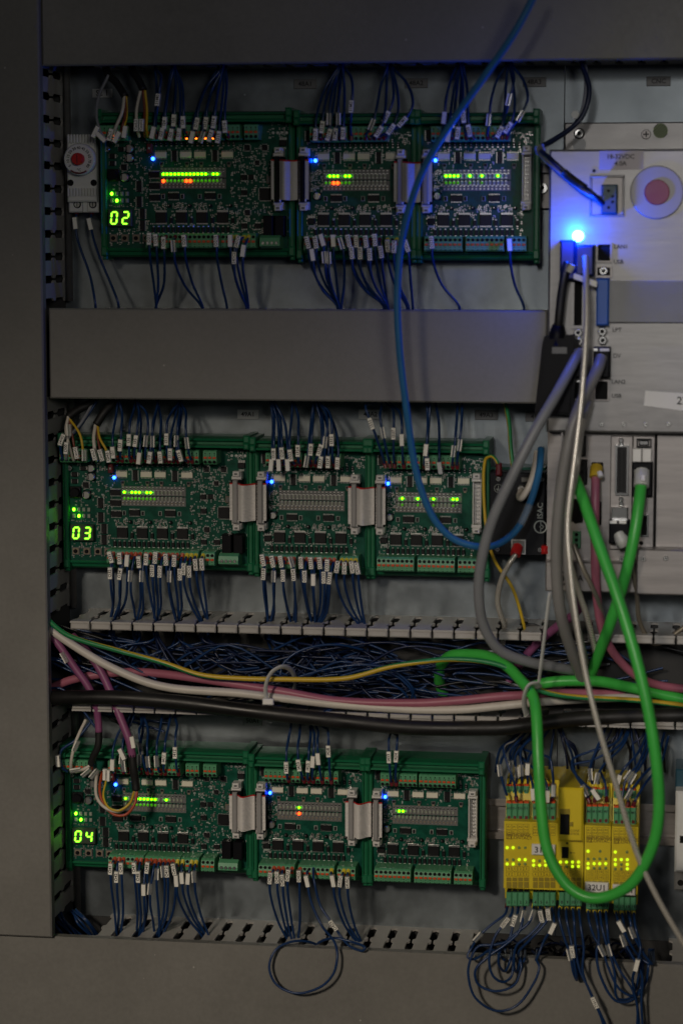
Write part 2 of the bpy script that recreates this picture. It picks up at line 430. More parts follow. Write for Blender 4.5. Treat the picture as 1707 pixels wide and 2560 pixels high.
# ---------------------------------------------------------------- thermostat
T = thing('thermostat', P(205, 440, 0), 'white thermostat with red dial left of the top left board', 'thermostat')
b = MB(); b.pb(168, 338, 241, 505, .006, .030, 'thermo', .0012)
for k in range(10):
    for (ya, yb) in ((336, 357), (470, 490)): b.pb(170 + k * 7.4, ya, 173.6 + k * 7.4, yb, .030, .0325, 'thermo')
b.pb(172, 487, 247, 531, .006, .024, 'thermo', .001); b.pb(207, 493, 219, 531, .024, .0265, 'thermo', .0006); b.build('housing', T)
x, z = U(198, 398, .04); b = MB(); b.cyl(x, z, .0124, .030, .040, 'thermo', 30, .0008); b.build('dial', T)
d = b; b = MB(); b.cyl(x, z, .0048, .040, .046, 'red_plastic', 20, .0006); b.box(x - .0004, x + .0004, .046, .0462, z - .0036, z + .0036, 'dark_red'); b.build('knob', T)
b = MB()
for k, tx in enumerate(('5', '10', '15', '20', '30', '40', '45', '50', '60', '70', '80')):
    a = math.radians(215 - k * 25.0); b.text(tx, (x + .0088 * math.cos(a), -.0402, z + .0088 * math.sin(a)), .0031, 'ink', a - math.pi / 2)
b.text('°C', (x, -.0402, z - .0085), .003, 'ink'); b.build('dial_numbers', T)
b = MB(); pts = [Vector((x + .0108 * math.cos(math.radians(a)), -.0402, z + .0108 * math.sin(math.radians(a)))) for a in range(232, 309, 6)]
b.tube(pts, .0009, 'dark_red', 5, 1, raw=True, flat=.5); b.build('scale_arc', T)
b = MB()
for (px, py) in ((177, 457), (235, 457)): b.cyl(*U(px, py, .030), .0026, .0299, .0303, 'hole', 12)
b.build('mounting_hole', T)
for px in (194, 233):
    b = MB(); xx, zz = U(px, 511, .024); b.cyl(xx, zz, .0031, .024, .0243, 'hole', 16); b.cyl(xx, zz, .0022, .0243, .0249, 'tin', 14); b.box(xx - .0003, xx + .0003, .0249, .0251, zz - .0018, zz + .0018, 'ink'); b.build('terminal_screw', T)

# ---------------------------------------------------------------- circuit boards
DP = .030                                    # depth of the printed circuit boards' front
S = (U(1000, 420, DP)[0] - U(500, 420, DP)[0]) / 500
CACHE = {}
class LB(MB):
    """board-local builder: coordinates in photo pixels of the top row, measured from the blue light; h = height over the board"""
    def r(s, x0, y0, x1, y1, h0, h1, m, bev=0): s.box(x0 * S, x1 * S, h0, h1, -y1 * S, -y0 * S, m, bev)
    def c(s, x, y, r, h0, h1, m, n=14, bev=0, r1=None): s.cyl(x * S, -y * S, r * S, h0, h1, m, n, bev, r1 and r1 * S)
def cached(key, fn):
    if key not in CACHE:
        b = LB(); fn(b); CACHE[key] = b.mesh(key if isinstance(key, str) else key[0])
    return CACHE[key]
def chip(b, w, h, n, vert, t=.0016, m='chip_black', top=None):
    b.r(-w / 2, -h / 2, w / 2, h / 2, .0003, t, m, .0003)
    L = 3.2
    for i in range(n):
        q = (i + .5) / n - .5
        for sg in (-1, 1):
            if vert: y = q * h * .94; b.r(sg * w / 2, y - h / n * .25, sg * (w / 2 + L), y + h / n * .25, .0001, .0007, 'tin')
            else: x = q * w * .94; b.r(x - w / n * .25, sg * h / 2, x + w / n * .25, sg * (h / 2 + L), .0001, .0007, 'tin')
    if m == 'chip_black': b.c(-w / 2 + 3, h / 2 - 3, 1, t, t + .00005, 'smd_grey', 8)
def quad_chip(b, w, n):
    b.r(-w / 2, -w / 2, w / 2, w / 2, .0003, .0015, 'chip_black', .0003)
    for i in range(n):
        q = ((i + .5) / n - .5) * w * .94; e = w / n * .25
        for sg in (-1, 1):
            b.r(sg * w / 2, q - e, sg * (w / 2 + 2.6), q + e, .0001, .0006, 'tin'); b.r(q - e, sg * w / 2, q + e, sg * (w / 2 + 2.6), .0001, .0006, 'tin')
    b.c(-w / 2 + 3, w / 2 - 3, 1, .0015, .00155, 'smd_grey', 8)
def driver(b):
    b.r(-14, -13, 14, 13, .0003, .0022, 'chip_black', .0003)
    for i in range(14):
        x = -13 + i * 2; b.r(x - .6, 13, x + .6, 17, .0001, .0008, 'tin'); b.r(x - .6, -18, x + .6, -13, .0004, .0012, 'tin')
    b.r(-14, -17.2, 14, -15.6, .0008, .0016, 'tin')
def opto(b):
    b.r(-14.5, -7, 14.5, 7, .0004, .0022, 'cream', .0003)
    for i in range(8):
        x = -12.6 + i * 3.6
        for sg in (-1, 1): b.r(x - .8, sg * 7, x + .8, sg * 11, .0001, .0008, 'tin')
def ecap(b, r):
    b.r(-r, -r, r, r, 0, .0012, 'black_plastic', .0002); b.c(0, 0, r * .94, .0012, .0052, 'tin', 18, .0003)
    b.r(-r * .2 - r * .5, -r * .6, -r * .45, r * .6, .0052, .00525, 'ink')
def inductor(b): b.r(-14, -15, 14, 15, 0, .003, 'chip_black', .0004); b.c(0, 0, 13, .003, .0062, 'black_plastic', 20, .0005)
def pbutton(b):
    b.r(-10, -10, 10, 10, 0, .0018, 'smd_grey', .0003); b.r(-7.5, -7.5, 7.5, 7.5, .0018, .0022, 'smd_tan', .0002); b.c(0, 0, 5.2, .0022, .0034, 'black_plastic', 14, .0003)
    for sx in (-1, 1):
        for sy in (-1, 1): b.r(sx * 8, sy * 10, sx * 11, sy * 13, 0, .0007, 'tin')
def screw(b):
    b.c(0, 0, 8, 0, .003, 'chrome', 18, .0005); b.r(-4.5, -.9, 4.5, .9, .003, .0031, 'ink'); b.r(-.9, -4.5, .9, 4.5, .003, .0031, 'ink')
def diode(b):
    b.r(-4, -6, 4, 7, .0001, .002, 'chip_black', .0003); b.r(-2.2, -9.5, 2.2, -6, .0001, .0014, 'tin', .0002); b.r(-2.2, 7, 2.2, 9, .0001, .0008, 'tin')
def topdiode(b):
    b.r(-3.6, -4, 3.6, 4, .0001, .0018, 'chip_black', .0003); b.c(0, -.5, 1.4, .0018, .00195, 'tin', 8); b.r(-2, -7.5, 2, -4, .0001, .0008, 'smd_grey'); b.r(-2, 4, 2, 7, .0001, .0008, 'tin')
def relay(b): b.r(-12, -25, 12, 25, 0, .011, 'black_plastic', .0005)
def bigsmd(b):
    b.r(-9, -5, 9, 9, .0003, .0022, 'chip_black', .0003)
    for x in (-6, 0, 6): b.r(x - 2.4, -11.5, x + 2.4, -5.5, .0001, .0009, 'tin')
    b.r(-7, 12, 7, 17, .0001, .001, 'silk', .0002)
def crystal(b): b.r(-9.5, -9, 9.5, 9, .0002, .0016, 'smd_tan', .0004); b.r(-8, -7.5, 8, 7.5, .0016, .0018, 'smd_grey', .0002)
def soicap(b): b.r(-4.5, -6, 4.5, 6, 0, .0012, 'silk', .0001); b.r(-3, -5, 3, 5, .0012, .0016, 'chip_black', .0002)
def trap(b): b.r(-5, -6, 5, 3, .0001, .0012, 'smd_grey', .0002); b.r(-3, 3, 3, 7, .0001, .001, 'smd_tan'); b.r(-3.5, -4.5, 3.5, 1, .0012, .00135, 'chip_black')

def block(n, top):
    """pluggable spring terminal block: n poles, pitch 11.5; origin at its centre on the board"""
    def fn(b):
        w, H = 11.5, 18
        for i in range(n):
            x = (i - (n - 1) / 2) * w
            a, c = (x - w / 2 + .25) * S, (x + w / 2 - .25) * S
            sg = 1 if top else -1
            # profile (z, h): the wire face is sloped towards the wires' side
            pr = [(-H * S, 0), (H * S, 0), (H * S, .0165), ((H - 4) * S, .0185), (0, .0195), (-(H - 3) * S, .0195), (-H * S, .0185)]
            if top: pr = [(-z, h) for z, h in reversed(pr)]; pr = [(-H * S, 0), (H * S, 0), (H * S, .0185), ((H - 2) * S, .0195), (-(H - 8) * S, .0195), (-H * S, .0175)]
            b.prism(pr, a, c, 'x', 'terminal_green')
        hy = 11 if top else -9
        for i in range(n):
            x = (i - (n - 1) / 2) * w
            b.c(x, hy, 4.0, .0184, .0197, 'hole', 12)  # black disc painted as the dark inside of the wire hole
            b.c(x, -10 if top else 15, 1.5, .0190, .01965, 'hole', 6)
            b.r(x - 1.6, -12.5 if top else 8, x + 1.6, -11.2 if top else 9.3, .019, .01962, 'hole')
        if top: b.r(-n * w / 2, -18.6, n * w / 2, -15.5, .002, .0175, 'frame_green')
        else: b.r(-n * w / 2 - .6, 13, n * w / 2 + .6, 18.6, .002, .0178, 'terminal_green')
    return cached(('terminal_block', n, top), fn)
def buttons(n, top):
    def fn(b):
        for i in range(n):
            x = (i - (n - 1) / 2) * 11.5; b.r(x - 4.1, -2.2 if top else -.6, x + 4.1, 3.2 if top else 5.2, .0186, .0204, 'button_red', .0004)
    return cached(('release_button', n, top), fn)
def numbers(n, start):
    def fn(b):
        for i in range(n): b.text(str(start + i), ((i - (n - 1) / 2) * 11.5 * S, -.01965, 4.9 * S), 7.5 * S, 'ink')
    return cached(('pole_number', n, start), fn)
def screwblock(b):
    b.prism([(-18 * S, 0), (14 * S, 0), (14 * S, .012), (8 * S, .0165), (-4 * S, .0175), (-12 * S, .0175), (-18 * S, .012)], -25 * S, 25 * S, 'x', 'terminal_green')
    for i in range(4):
        x = (i - 1.5) * 11; b.c(x, 5, 4.2, .0172, .0177, 'hole', 14); b.c(x, 5, 3.4, .0177, .0179, 'tin', 12); b.r(x - 2.6, 4.5, x + 2.6, 5.5, .0179, .018, 'ink')

def io_parts():
    L = [('chip', ('chip_v8', lambda b: chip(b, 13, 27, 8, True)), -17, -60)]
    L += [('surface_diode', ('topdiode', topdiode), 8 + i * 13.1, -37) for i in range(16)]
    L += [('optocoupler', ('opto', opto), x, -9.5) for x in (20, 83.5, 119.5, 188.5)]
    L += [('chip', ('chip_v9', lambda b: chip(b, 12, 29, 9, True)), x, -6) for x in (54.5, 157)]
    L += [('small_sensor', ('trap', trap), x, 14) for x in (22, 86, 122, 192)]
    L += [('chip', ('chip_h8', lambda b: chip(b, 29, 15, 8, False)), x, 92) for x in (51.5, 144)]
    L += [('framed_resistor', ('soicap', soicap), x, 93) for x in (25, 73.5, 118, 168)]
    L += [('capacitor', ('ecap9', lambda b: ecap(b, 9.2)), 5, 87)]
    L += [('driver_chip', ('driver', driver), x, 145) for x in (20, 71.5, 123.5, 175.5)]
    L += [('surface_diode', ('diode', diode), x, 152) for x in (45, 97, 149, 201)]
    L += [('surface_diode', ('diode_row', diode), 0 + i * 12.6, 175) for i in range(16)]
    L += [('surface_transistor', ('dot', lambda b: (b.c(0, 0, 4.6, 0, .003, 'chip_black', 12, .0005), b.c(-1, -1.2, 1.4, .003, .0031, 'tin', 8))), x, 116) for x in (41, 93, 145, 196)]
    return L
IO = io_parts()
A_PARTS = [p for p in IO if not (p[0] == 'capacitor') and not (p[0] == 'chip' and p[1][0] == 'chip_v8')]
A_PARTS += [('screw', ('screw', screw), -115, -24), ('capacitor', ('ecap10', lambda b: ecap(b, 10.5)), -58, -25), ('capacitor', ('ecap10', None), -58, -2), ('capacitor', ('ecap10', None), -71, 46),
            ('inductor', ('inductor', inductor), -100, 40), ('switch', ('redsw', lambda b: (b.r(-6.5, -12, 6.5, 12, 0, .006, 'dark_red', .0005), b.r(-2.5, -3, 2, 2, .006, .0066, 'silk', .0002))), -6, -25),
            ('chip', ('quad17', lambda b: quad_chip(b, 15, 5)), -74, 21), ('regulator', ('reg', lambda b: (b.r(-7, -6, 7, 6, .0002, .0024, 'chip_black', .0003), b.r(-9, -5, -7, 5, .0001, .001, 'tin'), b.r(7, -5, 9, 5, .0001, .001, 'tin'))), -103, 11), ('regulator', ('reg', None), -80, -24), ('regulator', ('reg', None), -103, -7),
            ('chip', ('chip_v8', lambda b: chip(b, 13, 27, 8, True)), -36, 68), ('chip', ('chip_v8', None), -36, 106), ('chip', ('chip_v8', None), -28, 136), ('chip', ('chip_v8', None), -28, 165),
            ('chip', ('chip_h8', None), 3, 39), ('chip', ('chip_h8', None), 3, 67), ('chip', ('chip_h8', None), 4, 96),
            ('processor', ('quad31', lambda b: quad_chip(b, 30, 14)), 283, 88), ('crystal', ('crystal', crystal), 296, 53),
            ('chip', ('quad16', lambda b: quad_chip(b, 14, 5)), 238, -26), ('chip', ('quad16', None), 282, -26), ('chip', ('quad14', lambda b: quad_chip(b, 12, 4)), 263, 11), ('chip', ('chip_h4', lambda b: chip(b, 16, 13, 4, False)), 229, 47), ('chip', ('chip_h4', None), 230, 84),
            ('chip', ('quad16', None), 238, 133), ('chip', ('chip_h4', None), 230, 166), ('chip', ('chip_h4', None), 264, 166), ('regulator', ('reg', None), 248, 46),
            ('relay', ('relay', relay), 295, 166), ('relay', ('relay', None), 324, 166), ('surface_regulator', ('bigsmd', bigsmd), 328, -39)]
A_PARTS += [('button', ('pbutton', pbutton), x, 196) for x in (-102, -73, -44, -18)]
B_PARTS = IO + [('surface_regulator', ('bigsmd', bigsmd), -10, 146)]
for nm in ('chip_v8',): pass

def smd_mesh(kind):
    def fn(b):
        rnd = random.Random(11 if kind == 'A' else 5)
        boxes = []
        for n, (k, f), x, y in (A_PARTS if kind == 'A' else B_PARTS):
            w, h = {'chip_v8': (10, 15), 'chip_v9': (9, 16), 'chip_h8': (16, 12), 'opto': (16, 12), 'driver': (16, 19), 'ecap9': (10, 10), 'ecap10': (12, 12), 'inductor': (15, 16), 'quad31': (20, 20), 'relay': (13, 26), 'pbutton': (13, 14), 'crystal': (11, 11)}.get(k, (8, 10))
            boxes.append((x - w, y - h, x + w, y + h))
        if kind == 'A': boxes += [(-116, 118, -48, 172), (-112, 76, -58, 112), (300, -30, 345, 140), (222, -84, 282, -40)]
        else: boxes += [(-40, -32, -10, 130)]
        boxes += [(18, 22, 184, 74), (90, 76, 110, 108)]
        if kind == 'A': R = [(-112, -44, -50, 75, 100), (-50, -44, 0, 110, 95), (196, -36, 344, 184, 470), (-52, 110, -14, 186, 55), (0, 108, 196, 126, 130), (28, 126, 205, 165, 90), (-5, -32, 205, 20, 110), (-8, 160, 205, 186, 70), (-112, 176, -50, 212, 60), (290, -90, 344, -45, 30), (-112, 108, -50, 122, 24)]
        else: R = [(-8, -46, 215, -20, 130), (-8, -20, 205, 20, 60), (-10, 24, 18, 76, 60), (0, 108, 205, 126, 150), (-22, 124, 8, 186, 55), (28, 126, 208, 165, 100), (-8, 160, 208, 186, 80), (186, -70, 235, -38, 40), (-22, -84, -8, -20, 20), (205, 100, 214, 170, 16)]
        for (x0, y0, x1, y1, n) in R:
            for _ in range(n):
                gx = round(rnd.uniform(x0, x1) / 2.4) * 2.4; gy = round(rnd.uniform(y0, y1) / 2.4) * 2.4
                if any(a <= gx <= c and d <= gy <= e for a, d, c, e in boxes): continue
                v = rnd.random() < .5; L, W = rnd.choice([(5.2, 2.8), (4, 2.2), (6.6, 3.6), (4, 2.2)])
                w, h = (W, L) if v else (L, W)
                k = rnd.random()
                if k < .30:   # silkscreen outline / designator print
                    b.r(gx - w / 2, gy - h / 2, gx + w / 2, gy + h / 2, 0, .00012, 'silk'); continue
                body = 'smd_tan' if k < .5 else ('chip_black' if k < .78 else 'smd_grey')
                e = .30
                t = .0005 + rnd.random() * .0006
                if v:
                    b.r(gx - w / 2, gy - h / 2, gx + w / 2, gy - h / 2 + h * e, 0, t, 'tin'); b.r(gx - w / 2, gy + h / 2 - h * e, gx + w / 2, gy + h / 2, 0, t, 'tin')
                    b.r(gx - w * .46, gy - h * .22, gx + w * .46, gy + h * .22, 0, t * 1.05, body)
                else:
                    b.r(gx - w / 2, gy - h / 2, gx - w / 2 + w * e, gy + h / 2, 0, t, 'tin'); b.r(gx + w / 2 - w * e, gy - h / 2, gx + w / 2, gy + h / 2, 0, t, 'tin')
                    b.r(gx - w * .22, gy - h * .46, gx + w * .22, gy + h * .46, 0, t * 1.05, body)
        # rows of test pads along the light field
        for i in range(17):
            x = 22 + i * 9.75
            b.r(x - 1.7, 46.5, x + 1.7, 50, 0, .0008, 'chip_black')
            b.r(x - 1.9, 24, x + 1.9, 27, 0, .0005, 'tin'); b.r(x - 1.5, 27, x + 1.5, 30, 0, .0006, 'chip_black'); b.r(x - 1.9, 30, x + 1.9, 33, 0, .0005, 'tin')
            b.r(x - 1.9, 61, x + 1.9, 64, 0, .0005, 'tin'); b.r(x - 1.5, 64, x + 1.5, 68, 0, .0006, 'smd_tan'); b.r(x - 1.9, 68, x + 1.9, 71, 0, .0005, 'tin')
            b.r(x + 3.0, 25, x + 4.2, 45, 0, .0001, 'silk')
    return cached(('small_component', kind), fn)
def ledfield(b):
    b.r(18, 22, 184, 47, 0, .0002, 'smd_grey'); b.r(18, 50, 184, 74, 0, .0002, 'smd_grey')
    for i in range(16):
        for y in (38, 55):
            x = 26 + i * 9.75; b.r(x - 2.6, y - 4, x + 2.6, y + 4, .0002, .0012, 'led_clear', .0003); b.r(x - 2.6, y + 4, x + 2.6, y + 5.6, .0002, .001, 'tin'); b.r(x - 2.6, y - 5.6, x + 2.6, y - 4, .0002, .001, 'tin')
def led(m, w=3.2, h=3.5):
    return cached(('indicator_light', m, w, h), lambda b: b.cyl(0, 0, w * S, .0004, .0022, m, 10, .0007, az=h / w))
SEGS = {'a': (0, -14.5, 5.8, 1.9), 'g': (0, 0, 5.6, 1.9), 'd': (0, 14.5, 5.8, 1.9), 'f': (-7, -7.3, 1.9, 5.6), 'b': (7, -7.3, 1.9, 5.6), 'e': (-7, 7.3, 1.9, 5.6), 'c': (7, 7.3, 1.9, 5.6)}
DIG = {'0': 'abcdef', '2': 'abged', '3': 'abgcd', '4': 'fgbc'}

def header(b):        # empty pin header with latches
    b.r(-11, -70, 11, 70, .0, .0012, 'ribbon'); b.r(-11, -70, -8, 70, 0, .009, 'ribbon', .0004); b.r(8, -70, 11, 70, 0, .009, 'ribbon', .0004)
    b.r(-8, -70, 8, -67, 0, .009, 'ribbon'); b.r(-8, 67, 8, 70, 0, .009, 'ribbon')
def pins(b):
    for i in range(13):
        for x in (-3, 3): b.r(x - 1, -60 + i * 10 - 1, x + 1, -60 + i * 10 + 1, .0012, .0065, 'tin')
def latch(b):
    b.r(-11, -11, 11, 9, 0, .010, 'ribbon', .0008); b.r(-8.5, -13, 8.5, 1, .010, .0135, 'ribbon', .0008); b.r(-12.5, 1, 12.5, 9, .006, .0118, 'ribbon', .0008); b.r(-4, -9, 4, -4, .0135, .0138, 'smd_grey')

def rails(kind, xl, xr):
    prof = [(-114, -.02), (-114, .006), (-110, .015), (-105, .017), (-103.5, .012), (-95, .012), (-92, .017), (-87, .018), (-86, .014), (-86, -.02)]
    def top(b): b.prism([(-y * S, h) for y, h in prof], xl * S, xr * S, 'x', 'frame_green')
    prof2 = [(221, -.02), (221, .002), (224, .003), (228, .002), (230, -.001), (238, -.002), (243, -.005), (243, -.02)]
    def bot(b): b.prism([(-y * S, h) for y, h in prof2], xl * S, xr * S, 'x', 'frame_green')
    def side(b):
        b.r(-7, -86, 7, 221, -.012, .0035, 'frame_green', .0006); b.r(-7.05, -86, -3, 221, .0035, .0056, 'frame_green', .0006); b.r(3, -86, 6, 221, .0035, .0045, 'frame_green', .0004)
    def cap(b):
        b.r(-8, -120, 8, -100, -.02, .0195, 'frame_green', .001); b.r(-7, -100, 7, -84, -.02, .0205, 'frame_green', .001)
    def capb(b): b.r(-8, 216, 8, 240, -.02, .0052, 'frame_green', .001); b.r(-6, 240, 6, 250, -.02, .002, 'frame_green', .001)
    return (cached(('top_rail', kind), top), cached(('bottom_rail', kind), bot), cached('side_rail', side), cached('corner_cap', cap), cached('corner_cap_b', capb))

BOARDS = {}
BPOLES = {}
def board(row, kind, led_px, sz, lit, label, digits=None, ext=None, cap_top=True):
    x, z = U(*led_px, DP)
    R = thing('circuit_board', (x, -DP, z), label, 'circuit board', 'green circuit boards in rows')
    R.scale = (1, 1, sz)
    A = kind == 'A'
    xl, xr = (-132, 359) if A else (-46, 253.5 if kind == 'B' else 256)
    V = lambda dx, dy, h=0: Vector((dx * S, -h, -dy * S))
    me = cached(('board_plate', kind), lambda b: b.r(xl + 10, -100, xr - 10, 222, -.0016, 0, 'pcb')); inst('board_plate', me, R, V(0, 0))
    tr, br, sd, cp, cb = rails(kind, xl, xr)
    inst('top_rail', tr, R, V(0, 0)); inst('bottom_rail', br, R, V(0, 0))
    for xx, rz in ((xl + 8, 0), (xr - 8, 0)):
        inst('side_rail', sd, R, V(xx, 0)); inst('corner_cap', cp, R, V(xx, 0)); inst('corner_cap', cb, R, V(xx, 0))
    inst('small_component', smd_mesh('A' if A else 'B'), R, V(0, 0), kind='stuff', label='tiny surface mounted parts')
    inst('light_field', cached('light_field', ledfield), R, V(0, 0))
    for n, (k, f), dx, dy in (A_PARTS if A else B_PARTS):
        if f: me = cached((n, k), f)
        else: me = CACHE.get((n, k)) or next(m for kk, m in CACHE.items() if isinstance(kk, tuple) and len(kk) == 2 and kk[1] == k)
        inst(n, me, R, V(dx, dy))
    # terminals
    tops = [(41, 8, 1), (138, 8, 9)] + ([(-91, 6, 1), (214, 3, 1), (259, 3, 1)] if A else [])
    bots = [(39, 8, 1), (134, 8, 9), (205, 4, 1)] + ([(252, 3, 1)] if A else [])
    if not A: bots = [(26, 8, 1), (127, 8, 9), (204, 4, 1)]
    poles = {'t': [], 'b': []}
    for top, lst in ((True, tops), (False, bots)):
        for (cx, n, st) in lst:
            cy = -62 if top else 202
            o = inst('terminal_block', block(n, top), R, V(cx, cy))
            inst('release_button', buttons(n, top), o, (0, 0, 0), kind='stuff')
            if top: inst('pole_number', numbers(n, st), o, (0, 0, 0), kind='stuff')
            for i in range(n): poles['t' if top else 'b'].append((x + (cx + (i - (n - 1) / 2) * 11.5) * S, z - (cy + (11 if top else -9)) * S * sz))
    BPOLES[(row, kind)] = poles
    if A:
        inst('screw_terminal', cached('screw_terminal', screwblock), R, V(303, 203))
        for i in range(4): inst('solder_pad', cached('solder_pad', lambda b: b.c(0, 0, 3.6, 0, .0004, 'tin', 12)), R, V(303 + i * 11.2, -62))
        d = inst('digit_display', cached('digit_display', lambda b: b.r(-30, -21, 30, 21, 0, .006, 'digit_off', .0005)), R, V(-82, 146))
        for j, ch in enumerate(digits):
            def fn(b, ch=ch):
                for s, (sx, sy, w, h) in SEGS.items():
                    sl = -.10
                    pr = [(sx + sl * (sy + q) + p, -(sy + q)) for p, q in ((-w, -h * .6), (-w * .6, -h), (w * .6, -h), (w, -h * .6), (w, h * .6), (w * .6, h), (-w * .6, h), (-w, h * .6))]
                    if s in DIG[ch]: b.prism([(p * S, q * S) for p, q in pr], .006, .0066, 'd', 'lit_digit')
            inst('digit', cached(('digit', ch), fn), d, V(-14.5 + j * 29, 0))
        for i in range(4):
            for y in (86, 103):
                if (i, y) in ((0, 86), (1, 103)): continue
                inst('status_light', cached('status_light', lambda b: (b.r(-3.6, -5, 3.6, 5, 0, .0014, 'led_clear', .0003))), R, V(-106 + i * 13, y))
        inst('indicator_light', led('lit_green_big', 3.4, 4.4), R, V(-106, 86)); inst('indicator_light', led('lit_green_big', 3.4, 4.4), R, V(-93, 103))
    else:
        inst('indicator_light', led('lit_blue', 3.4, 4.4), R, V(-10.5, 0))
    inst('indicator_light', led('lit_blue_core', 4.2, 4.8), R, V(0, 0))
    for (i, y, m) in lit:
        inst('indicator_light', led({'g': 'lit_green', 'r': 'lit_red', 'd': 'lit_dim'}[m], *((4.0, 4.4) if m == 'r' else ())), R, V(26 + i * 9.75, y))
    if row == 1 and A:
        for px in (300, 482, 506, 529, 548): inst('indicator_light', led('lit_amber', 2.6, 2.6), R, V(px - 383.6, -47, .0188))
    if kind == 'C':
        h = inst('pin_header', cached('pin_header', header), R, V(224, 45)); inst('pin', cached('pin', pins), h, (0, 0, 0), kind='stuff')
        inst('latch', cached('latch', latch), R, V(224, -20)); inst('latch', cached('latch', latch), R, V(224, 108), (0, math.pi, 0))
    BOARDS[(row, kind)] = (R, x, z, sz)
    return R
G = lambda *c: [(i, 38, 'g') for i in c]
Rr = lambda *c: [(i, 55, 'r') for i in c]
Dm = lambda *c: [(i, 55, 'd') for i in c]
SZ = {1: 1.0, 2: .965, 3: .93}
ROW = {1: 'top', 2: 'middle', 3: 'bottom'}
def blabel(row, kind, extra): return {'A': 'left', 'B': 'middle', 'C': 'right'}[kind] + f' green circuit board of the {ROW[row]} row, ' + extra
board(1, 'A', (383.6, 397), SZ[1], G(0, 1, 2, 3, 4, 5, 6, 7, 8, 9, 10, 11, 13, 14) + Rr(0, 6, 7) + Dm(1, 2, 3, 4, 5, 8, 9, 10, 11, 12, 13, 14), blabel(1, 'A', 'green digits reading 02'), '02')
board(1, 'B', (789, 401.6), SZ[1], G(1, 2, 3, 5, 6) + Rr(2, 3) + Dm(0, 1, 4, 5, 6), blabel(1, 'B', 'two red lights below five green ones'))
board(1, 'C', (1088.5, 401), SZ[1], G(0, 1, 2, 3, 6, 9, 13) + Dm(0, 1, 2, 3, 6, 9), blabel(1, 'C', 'next to the silver computer'))
board(2, 'A', (286.8, 1193.7), SZ[2], G(0, 2, 3, 4, 6, 7) + Dm(0, 1, 2, 3, 4, 5, 6, 7, 8), blabel(2, 'A', 'green digits reading 03'), '03')
board(2, 'B', (679.8, 1204), SZ[2], [], blabel(2, 'B', 'no lamp lit in its light field'))
board(2, 'C', (970, 1208.6), SZ[2], G(1, 5, 9, 14, 15) + Dm(1, 5, 9, 14), blabel(2, 'C', 'blue cable hanging across it'))
board(3, 'A', (290.4, 1960.8), SZ[3], G(0, 3, 4, 5, 6, 7, 8, 11) + Dm(1, 2, 3, 4, 5, 6, 7, 8), blabel(3, 'A', 'green digits reading 04'), '04')
board(3, 'B', (675.8, 1981.5), SZ[3], G(5) + Rr(5), blabel(3, 'B', 'one red light below one green light'))
board(3, 'C', (963, 1991.4), SZ[3], G(1, 2), blabel(3, 'C', 'two green lights side by side'))

# ---------------------------------------------------------------- flat ribbon cables between the boards
def ribbon_h(x):   # height of the ribbon above the board along x (0..93)
    if x < 22 or x > 71: return .0145
    t = (x - 22) / 49
    return .0145 + .004 * math.sin(t * math.pi * 2) + .0015 * math.sin(t * math.pi)
def ribbon_mesh():
    b = LB(); N = 26; pitch = 98 / N
    xs = [0, 6, 14, 21] + [22 + i * 49 / 14 for i in range(1, 14)] + [72, 80, 88, 93]
    for k in range(N):
        y0 = 4 + k * pitch
        m = 'red_plastic' if k == 0 else 'ribbon'
        vs = []
        for x in xs:
            h = ribbon_h(x); sk = 2.2 * math.sin((x - 22) / 49 * math.pi) if 22 < x < 71 else 0
            for (q, e) in ((0, 0), (.22, .0007), (.5, .0010), (.78, .0007), (1, 0)):
                vs.append((x * S, -(h + e), -(y0 + sk + q * pitch) * S))
        fs = []
        for i in range(len(xs) - 1):
            for j in range(4): a = i * 5 + j; fs.append((a, a + 1, a + 6, a + 5))
        b.add(vs, fs, m, True)
    return b.mesh('ribbon')
RM = ribbon_mesh()
def conn(b): b.r(-13, -2, 13, 108, 0, .0143, 'black_plastic', .0006)
def clip(b): b.r(-6, -3, 6, 108, .0146, .0182, 'ribbon_clip', .0007); b.r(-9, 100, 9, 108, .006, .0165, 'ribbon', .0006)
def rib(row, kind, label):
    R, x, z, sz = BOARDS[(row, kind)]
    off = 306 if kind == 'A' else 200
    t = thing('ribbon_cable', (x + off * S, -DP, z), label, 'ribbon cable', 'grey ribbon cables joining the boards'); t.scale = (1, 1, sz)
    inst('ribbon', RM, t, (0, 0, 0))
    for cx in (15, 78):
        c_ = inst('connector', cached('connector', conn), t, Vector((cx * S, 0, 0)))
        inst('strain_clip', cached(('strain_clip', row == 1 and kind == 'A'), (lambda b: (b.r(-6, -3, 6, 108, .0146, .0182, 'black_plastic', .0007), b.r(-9, 100, 9, 108, .006, .0165, 'ribbon', .0006))) if row == 1 and kind == 'A' else clip), t, Vector((cx * S, 0, 0)))
        inst('latch', cached('latch', latch), t, Vector((cx * S, 0, 12 * S))); inst('latch', cached('latch', latch), t, Vector((cx * S, 0, -116 * S)), (0, math.pi, 0))
for row in (1, 2, 3):
    rib(row, 'A', f'grey ribbon cable between the left and middle boards of the {ROW[row]} row')
    rib(row, 'B', f'grey ribbon cable between the middle and right boards of the {ROW[row]} row')

